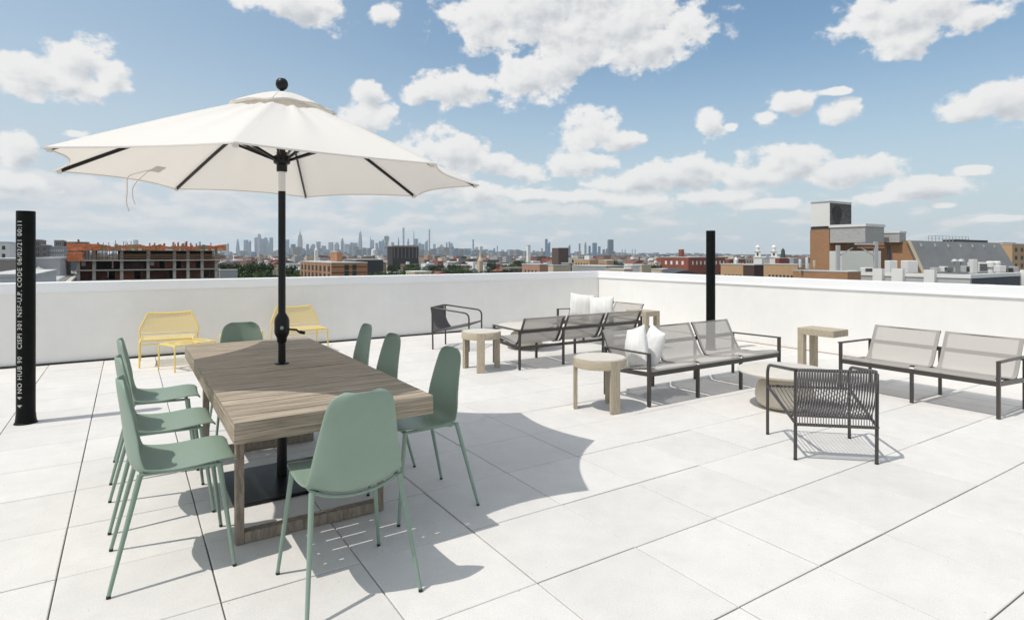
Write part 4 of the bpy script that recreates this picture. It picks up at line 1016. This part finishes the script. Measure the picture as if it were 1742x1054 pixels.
X0, Y0 = at(1332, 300); t = thing('copper_lantern', 'dark lantern turret right of the twin church towers', 'turret', (X0, Y0, 0)); MB().lathe([(1.1, GZ), (1.1, zof(432, 300)), (.9, zof(431, 300)), (.9, zof(426, 300)), (.3, zof(423, 300)), (0, zof(421, 300))], 12).build('lantern', C('dark_copper', (.05, .07, .06)), t)
# curved dark roof shed
X0, Y0 = at(1166, 80); t = thing('arched_shed', 'low shed with dark arched roof just over the right parapet', 'shed', (X0, Y0, 0), -YAW)
pts = [(-1.9+3.8*i/12, zof(467, 80)+.55*sin(pi*i/12)) for i in range(13)]
MB().add([(x, 0, z) for x, z in pts]+[(x, 6, z+.25) for x, z in pts], [(i, i+1, 14+i, 13+i) for i in range(12)]+[tuple(range(12, -1, -1)), tuple(range(13, 26))]).build('roof', drk, t)
MB().box(-1.8, 1.8, .1, 5.9, GZ, zof(467, 80)-.01).build('wall', crm, t)

# ---- skyline towers: column, width px, top row, shape, distance
FAR = 8500; NEARER = 5200
glA = C('skyline_glass', (.07, .15, .25), .35, noise=[(.012, .15)]); glB = C('skyline_stone', (.20, .23, .27), noise=[(.012, .12)]); glC = C('skyline_dark_glass', (.045, .075, .105), .3)
LMK = {386: 'pale tower with notched top, leftmost of the free-standing skyline towers', 404.5: 'slim tapering tower alone left of the umbrella pole', 441: 'crowned tallest tower of the cluster left of the umbrella pole',
 489: 'plain tower alone just right of the umbrella pole', 510.5: 'tall setback tower with a long needle, first giant right of the pole', 613: 'tapering supertall tower with a needle right of the orange brick block',
 658: 'top-heavy tower with a flared head left of three thin towers', 686.5: 'tallest pencil-thin tower above the black unfinished block', 704: 'needle-thin tapering tower beside a broad block, second of three', 730.5: 'square pencil-thin tower standing free, third of three',
 725.5: 'tower with a slanted roof just left of the square pencil-thin tower', 805: 'pencil-thin tower standing apart left of the cream church tower', 929.5: 'left one of two glass towers joined side by side', 933.5: 'right one of two glass towers joined side by side',
 1011.5: 'broad blue glass tower left of the dark slab tower', 1038.5: 'dark blue slab tower, tallest at the right end of the skyline'}
TW = [(386,5.5,414,'slant'),(404.5,5,406,'taper'),(418.5,6,408,'box'),(424,5,409.5,'slant'),(435.5,4,404,'box'),(441,5,397,'crown'),(443,11,406,'box'),(452,8,403.5,'step'),(461.5,5,404,'box'),(459,8,413,'box'),(489,5,407.5,'box'),
 (510.5,8,391,'empire'),(498,6,418,'box'),(533,8,415,'step'),(541.5,6.5,411,'box'),(551,7,418,'box'),(563,7,412,'box'),(573,7,412,'step'),(582.5,5,405,'step'),(590,8,415,'box'),(598,6,412,'step'),
 (604,8,413,'box'),(613,6,390,'spire'),(633,7,408,'box'),(630.5,3,402,'taper'),(641,4,413,'box'),(647,5,410,'box'),(652,5,407,'step'),(658,8,401.5,'flare'),(668,5,412,'box'),(678,3.5,403,'taper'),(686.5,3,387.5,'box'),
 (694.5,3.2,405,'step'),(704,2.6,392,'taper'),(707.5,8,406,'box'),(714,4,413,'box'),(719,6,415,'box'),(725.5,5,408,'slant'),(730.5,2.6,390,'box'),(739,4,415,'box'),(744,6,422,'box'),(751,8,416,'step'),(760,2.5,412,'box'),
 (764.5,3,411,'box'),(768,7,413,'step'),(778,5,422,'box'),(786,6,423,'box'),(796,13,422.5,'box'),(805,3,407,'box'),(811,5,420,'box'),(819,5,419,'box'),(827,7,424,'box'),(834,5,425,'box'),(841,3.5,422,'box'),(846,2,418,'box'),
 (855,5,425,'box'),(865,6,425,'box'),(880,9,424,'step'),(889,6,427,'box'),(908,5,426,'box'),(914,6,427,'box'),(922,3,422,'box'),(929.5,5,407,'box'),(933.5,5,411,'slant'),(965,5,420,'slant'),(969,3,417,'box'),(986,3.5,414,'box'),
 (996,4,411.5,'step'),(1003,4,418,'box'),(1011.5,7.5,413.5,'box'),(1019.5,5,419,'box'),(1027,4,424,'box'),(1032,3.5,422,'slant'),(1038.5,9.5,408,'box'),(231,6,408,'box'),(375,3,417,'box'),(340,3,411,'box')]
rr = random.Random(9); items = []
for (px, w_, yt, shp) in TW:
    d = NEARER if 920 < px < 1045 else FAR; d += rr.uniform(-250, 250); k = d/F_PX; X0, Y0 = at(px, d); W_ = w_*k/1.12; H_ = zof(yt, d)
    t = thing('skyline_tower', LMK.get(px, ''), 'tower', (X0, Y0, 0), -YAW+rr.uniform(-.15, .15), 'skyline towers on the horizon')
    m = glC if px in (1038.5, 658) else (glB if rr.random() < .28 or px in (510.5, 686.5, 730.5) else glA)
    b = MB(); h = W_/2
    def bx(a, z0_, z1_): b.box(-a, a, -a, a, z0_, z1_)
    if shp == 'box': bx(h, GZ, H_)
    elif shp == 'step': bx(h, GZ, H_*.8); bx(h*.7, H_*.8, H_*.93); bx(h*.4, H_*.93, H_)
    elif shp == 'slant': b.add([(-h, -h, GZ), (h, -h, GZ), (h, h, GZ), (-h, h, GZ), (-h, -h, H_*.8), (h, -h, H_), (h, h, H_), (-h, h, H_*.8)], [(0, 3, 2, 1), (4, 5, 6, 7), (0, 1, 5, 4), (1, 2, 6, 5), (2, 3, 7, 6), (3, 0, 4, 7)])
    elif shp == 'taper': b.sweep([(0, 0, GZ), (0, 0, H_*.35), (0, 0, H_*.8), (0, 0, H_)], [(-h, -h), (h, -h), (h, h), (-h, h)], up=(0, 1, 0), scales=[1, .95, .6, .15], smooth=False)
    elif shp == 'crown': bx(h, GZ, H_*.86); bx(h*.8, H_*.86, H_*.94); b.sweep([(0, 0, H_*.94), (0, 0, H_)], [(-h, -h), (h, -h), (h, h), (-h, h)], up=(0, 1, 0), scales=[.8, .15], smooth=False)
    elif shp == 'empire':
        bx(h, GZ, H_*.25); bx(h*.85, H_*.25, H_*.62); bx(h*.68, H_*.62, H_*.78); bx(h*.34, H_*.78, H_*.86); bx(h*.16, H_*.86, H_*.93); bx(h*.07, H_*.93, H_*1.06)
    elif shp == 'spire': b.sweep([(0, 0, GZ), (0, 0, H_*.5), (0, 0, H_*.75), (0, 0, H_*.88), (0, 0, H_*.9), (0, 0, H_)], [(-h, -h), (h, -h), (h, h), (-h, h)], up=(0, 1, 0), scales=[1, .9, .68, .45, .1, .04], smooth=False)
    elif shp == 'flare': bx(h*.7, GZ, H_*.75); bx(h, H_*.75, H_); b.box(-h*.08, h*.08, -h*.08, h*.08, H_, H_*1.1)
    b.build('shaft', m, t)
    if px in (1038.5, 1011.5, 929.5): b2 = MB().box(-h*.9, h*.9, -h*.9, h*.9, H_+.02, H_+H_*.03).build('roof_plant', glB, t)
    if px in LMK: LM.append((px, 'the '+{386: 'notched tower', 404.5: 'slim tapering tower', 441: 'crowned tower', 489: 'lone plain tower right of the pole', 510.5: 'needle-topped setback tower', 613: 'tapering supertall tower', 658: 'flared-head tower', 686.5: 'tallest pencil tower', 704: 'needle-thin tower', 730.5: 'square pencil tower', 725.5: 'slant-roofed tower', 805: 'lone pencil tower', 929.5: 'left joined glass tower', 933.5: 'right joined glass tower', 1011.5: 'broad blue glass tower', 1038.5: 'dark blue slab tower'}[px]))
    else: items.append((px, t, {'box': 'flat-topped', 'step': 'stepped', 'slant': 'slant-topped', 'taper': 'tapering', 'crown': 'crowned'}[shp], 'skyline tower'))
for i, px in enumerate((1058.5, 1063.5, 1075.5, 1080.5)):
    X0, Y0 = at(px, 7000); t = thing('power_chimney', 'pale distant power station chimney, %s of four right of the dark blue slab' % ('first', 'second', 'third', 'fourth')[i], 'chimney', (X0, Y0, 0), 0, 'four distant power station chimneys')
    MB().lathe([(7, GZ), (5, zof(423.5, 7000)), (4, zof(423.3, 7000))], 12).build('stack', glB, t)
# the far mass of blocks below the towers: nobody could count it
mb = MB(); mbs = [MB(), MB(), MB()]
for i in range(900):
    px = rr.uniform(-80, 1240) if i % 3 else rr.uniform(470, 900); d = rr.uniform(5200, 8600) if px < 1045 else rr.uniform(6500, 9500)
    X0, Y0 = at(px, d); hgt = (rr.uniform(8, 55)+(rr.random()**3)*70*(1 if 470 < px < 830 else .25))*(1 if px < 1045 else .7); ww = rr.uniform(18, 60)
    rr.choice(mbs).box(X0-ww/2, X0+ww/2, Y0-ww/2, Y0+ww/2, GZ, GZ+hgt)
for i in range(500):
    px = rr.uniform(1040, 1900); d = rr.uniform(4000, 9000); X0, Y0 = at(px, d); ww = rr.uniform(20, 70); rr.choice(mbs).box(X0-ww/2, X0+ww/2, Y0-ww/2, Y0+ww/2, GZ, GZ+rr.uniform(4, 22))
for b, m in zip(mbs, (glA, glB, C('far_mixed', (.17, .16, .15)))): b.build('distant_city', m, kind='stuff')
# low city between 900 and 5000 m, thinning into haze
pal = [wht, crm, C('town_brown', (.26, .18, .14)), brR, gry, C('town_dark', (.09, .09, .09)), roofs, pnk]
mbs = [MB() for _ in pal]
for i in range(2600):
    d = 900*(5.2**rr.random()); px = rr.uniform(-120, 1860); X0, Y0 = at(px, d); ww = rr.uniform(8, 22); dd_ = rr.uniform(8, 26)
    rr.choice(mbs[:4]+mbs[2:6]+mbs).box(X0-ww/2, X0+ww/2, Y0-dd_/2, Y0+dd_/2, GZ, GZ+rr.choice((6, 7, 9, 9, 11, 12, 14, 17))*rr.uniform(.8, 1.1))
for b, m in zip(mbs, pal): b.build('low_city', m, kind='stuff')

# ---- nearer rooftops, each a house of its own
HN = {'white_render': 'white', 'cream_render': 'cream', 'town_brown': 'brown', 'brick_red': 'red brick', 'grey_render': 'grey', 'town_dark': 'dark', 'roof_silver': 'pale grey', 'pink_brick': 'pinkish'}
slots = []
for d in (330, 390, 460, 540, 640, 760):
    px = 385+rr.uniform(-20, 0) if d < 700 else 60
    while px < 1235:
        wpx = rr.uniform(9, 20)*F_PX/d*1.0
        if not (500 < px+wpx/2 < 640 and d < 400): slots.append((px, wpx, d*rr.uniform(.95, 1.05)))
        px += wpx+rr.uniform(4, 26)*F_PX/d*.8+(0 if d > 400 else rr.uniform(0, 40))
for (px, wpx, d) in slots:
    X0, Y0 = at(px, d); ww = wpx*d/F_PX/1.15; dd_ = rr.uniform(10, 18); h = rr.choice((7, 8, 9, 9.5, 10, 11, 12))*rr.uniform(.9, 1.1)*min(1.15, .75+d/1500)
    m = rr.choice(pal+[wht, crm, pal[2]]); t = thing('low_house', '', 'house', (X0, Y0, GZ), rr.choice((0, 0, 0, .05, -.04)), 'low houses over the parapet')
    MB().box(0, ww, 0, dd_, 0, h-.5).build('wall', m, t)
    if rr.random() < .2:
        MB().add([(-.3, -.3, h-.49), (ww+.3, -.3, h-.49), (ww+.3, dd_+.3, h-.49), (-.3, dd_+.3, h-.49), (ww/2, -.3, h+2.2), (ww/2, dd_+.3, h+2.2)], [(0, 3, 2, 1), (0, 1, 4), (3, 5, 2), (0, 4, 5, 3), (1, 2, 5, 4)]).build('roof', rr.choice([roofg, drk, C('roof_red', (.22, .08, .05))]), t); sh_ = 'gabled'
    else: MB().box(-.2, ww+.2, -.2, dd_+.2, h-.495, h).build('roof', rr.choice([roofs, roofg, wht]), t); sh_ = 'flat-roofed'
    if rr.random() < .5 and sh_ != 'gabled': MB().box(ww*.3, ww*.3+2.4, 3, 6, h+.003, h+2.2).build('bulkhead', rr.choice([wht, gry, brR]), t)
    nw = max(1, min(4, int(ww/3.5)))
    if d < 600: wins(t, 'y', .5, ww-.5, h-3.2, h-1.1, nw, 1, 0, drk, .4, .6); wins(t, 'x', 1, dd_-1, h-3.2, h-1.1, 3, 1, 0, drk, .35, .6)
    items.append((px+wpx/2, t, HN[m.name]+' '+sh_, 'low house'))

# ---- trees: tapered trunk with limbs, crown of leaf clumps
leafA = C('leaf_dark', (.035, .06, .022), .7); leafB = C('leaf_mid', (.06, .095, .03), .7); leafC = C('leaf_light', (.10, .135, .045), .7); bark = C('bark', (.08, .065, .05), .9)
def make_tree(seed, m, W_=1.0, squash=1.0, n=2600):
    q = random.Random(seed); t = thing('tree', '', 'tree'); H_ = 16.0; R_ = 6.2*W_
    tr = MB(); tr.tube([(0, 0, 0), (.1, .05, 3), (-.1, .1, 7), (.1, 0, 11)], .38, 8, r2=.12)
    cl = []
    for k in range(15):
        a = q.random()*2*pi; rr_ = R_*sqrt(q.random())*.8; z = q.uniform(5.5, 13.2)*squash; k2 = 1-((z/squash-8.5)/7.5)**2
        cl.append((rr_*cos(a)*max(.35, k2), rr_*sin(a)*max(.35, k2), z, q.uniform(1.5, 2.9)*W_))
        if k < 8: tr.tube([(0, 0, 3+k*.6), (cl[-1][0]*.5, cl[-1][1]*.5, (3+k*.6+z)/2+.3), (cl[-1][0], cl[-1][1], z)], .13, 6, r2=.03)
    tr.build('trunk', bark, t); cr = MB()
    for k in range(n):
        cx_, cy_, cz, r0 = q.choice(cl); v = Vector((q.gauss(0, 1), q.gauss(0, 1), q.gauss(0, .8))).normalized()*r0*(q.random()**.4)
        p_ = Vector((cx_, cy_, cz))+v; s_ = q.uniform(.22, .5); a = Vector((q.gauss(0, 1), q.gauss(0, 1), q.gauss(0, 1))).normalized(); b_ = a.orthogonal().normalized(); c2 = a.cross(b_)
        cr.add([p_+b_*s_, p_+c2*s_*.7, p_-b_*s_, p_-c2*s_*.7], [(0, 1, 2, 3)])
    cr.build('crown', m, t); return t
protos = [make_tree(1, leafA), make_tree(2, leafB, 1.15, .95), make_tree(3, leafC, .9, .9), make_tree(4, leafB, 1.3, .85)]
spots = [(392,444,250,0),(405,452,225,1),(418,443,250,0),(430,441,265,1),(446,441,270,0),(440,452,240,2),(414,462,205,1),(402,468,195,0),(428,467,200,2),(450,464,205,1),(464,462,215,0),(488,452,260,1),(497,449,270,0),(502,459,230,2),
 (636,458,240,1),(646,456,245,2),(653,452,250,1),(661,459,235,0),(628,462,225,0),(692,447,380,1),(703,446,390,0),(716,448,370,3),(740,449,420,0),(757,450,420,1),(773,447,430,0),(789,448,420,3),
 (790,457,300,0),(803,456,300,1),(816,458,295,0),(828,454,310,1),(840,457,300,0),(852,459,290,1),(866,455,310,0),(878,454,315,1),(886,455,310,0),(836,444,520,0),(868,443,540,1),(884,441,560,0),(895,442,540,1),
 (1112,446,300,0),(1118,449,280,1),(1108,452,260,0),(1172,459,190,2),(1182,458,195,1),(1190,462,180,2),(1200,460,185,1),(1217,459,190,0),(1042,441,560,0),(1050,441,560,1),(980,439,700,0),(390,452,225,3),(378,446,260,0),(670,448,400,0),(480,461,230,1)]
TN = ['dark green', 'mid green', 'light green', 'broad spreading']
for i, (px, yt, d, kd) in enumerate(spots):
    X0, Y0 = at(px, d); s_ = (zof(yt, d)-GZ)/15.2; 
    if i in (0, 1, 5, 21): t = protos[kd]; t.location = (X0, Y0, GZ); t.rotation_euler = (0, 0, px); t['group'] = 'trees among the rooftops'
    else: t = dup(protos[kd], '', (X0, Y0, GZ), px*1.7, 'trees among the rooftops')
    k = s_*(.85+.3*random.random()); t.scale = (k, k, s_)
    items.append((px, t, TN[kd], 'tree'))

# ---- labels for the repeats: which of its look-alikes it is, counted from the landmark to its left
LM.sort(); ORD = ['first', 'second', 'third', 'fourth', 'fifth', 'sixth', 'seventh', 'eighth', 'ninth', 'tenth', 'eleventh', 'twelfth', 'thirteenth', 'fourteenth', 'fifteenth', 'sixteenth', 'seventeenth', 'eighteenth', 'nineteenth', 'twentieth']
cnt = {}
for px, t, desc, kd in sorted(items, key=lambda q: q[0]):
    lm = [l for l in LM if l[0] <= px]; ph = 'right of '+lm[-1][1] if lm else 'from the left edge'
    key = (desc, kd, ph); cnt[key] = cnt.get(key, 0)+1; n_ = cnt[key]
    t['label'] = '%s %s %s %s' % (ORD[min(n_, 20)-1], desc, kd, ph)

# ------------------------------------------------------------------ summer haze: one closed box of even air
hz = bpy.data.materials.new('haze_air'); hz.use_nodes = True; t_ = hz.node_tree; t_.nodes.clear()
pv = t_.nodes.new('ShaderNodeVolumePrincipled'); pv.inputs['Density'].default_value = 5.2e-5; pv.inputs['Color'].default_value = (.88, .95, 1.0, 1); pv.inputs['Anisotropy'].default_value = .1
ov = t_.nodes.new('ShaderNodeOutputMaterial'); t_.links.new(pv.outputs[0], ov.inputs['Volume'])
MB().box(-17000, 17000, -4000, 15500, GZ-1, 420).build('haze', hz, kind='stuff')
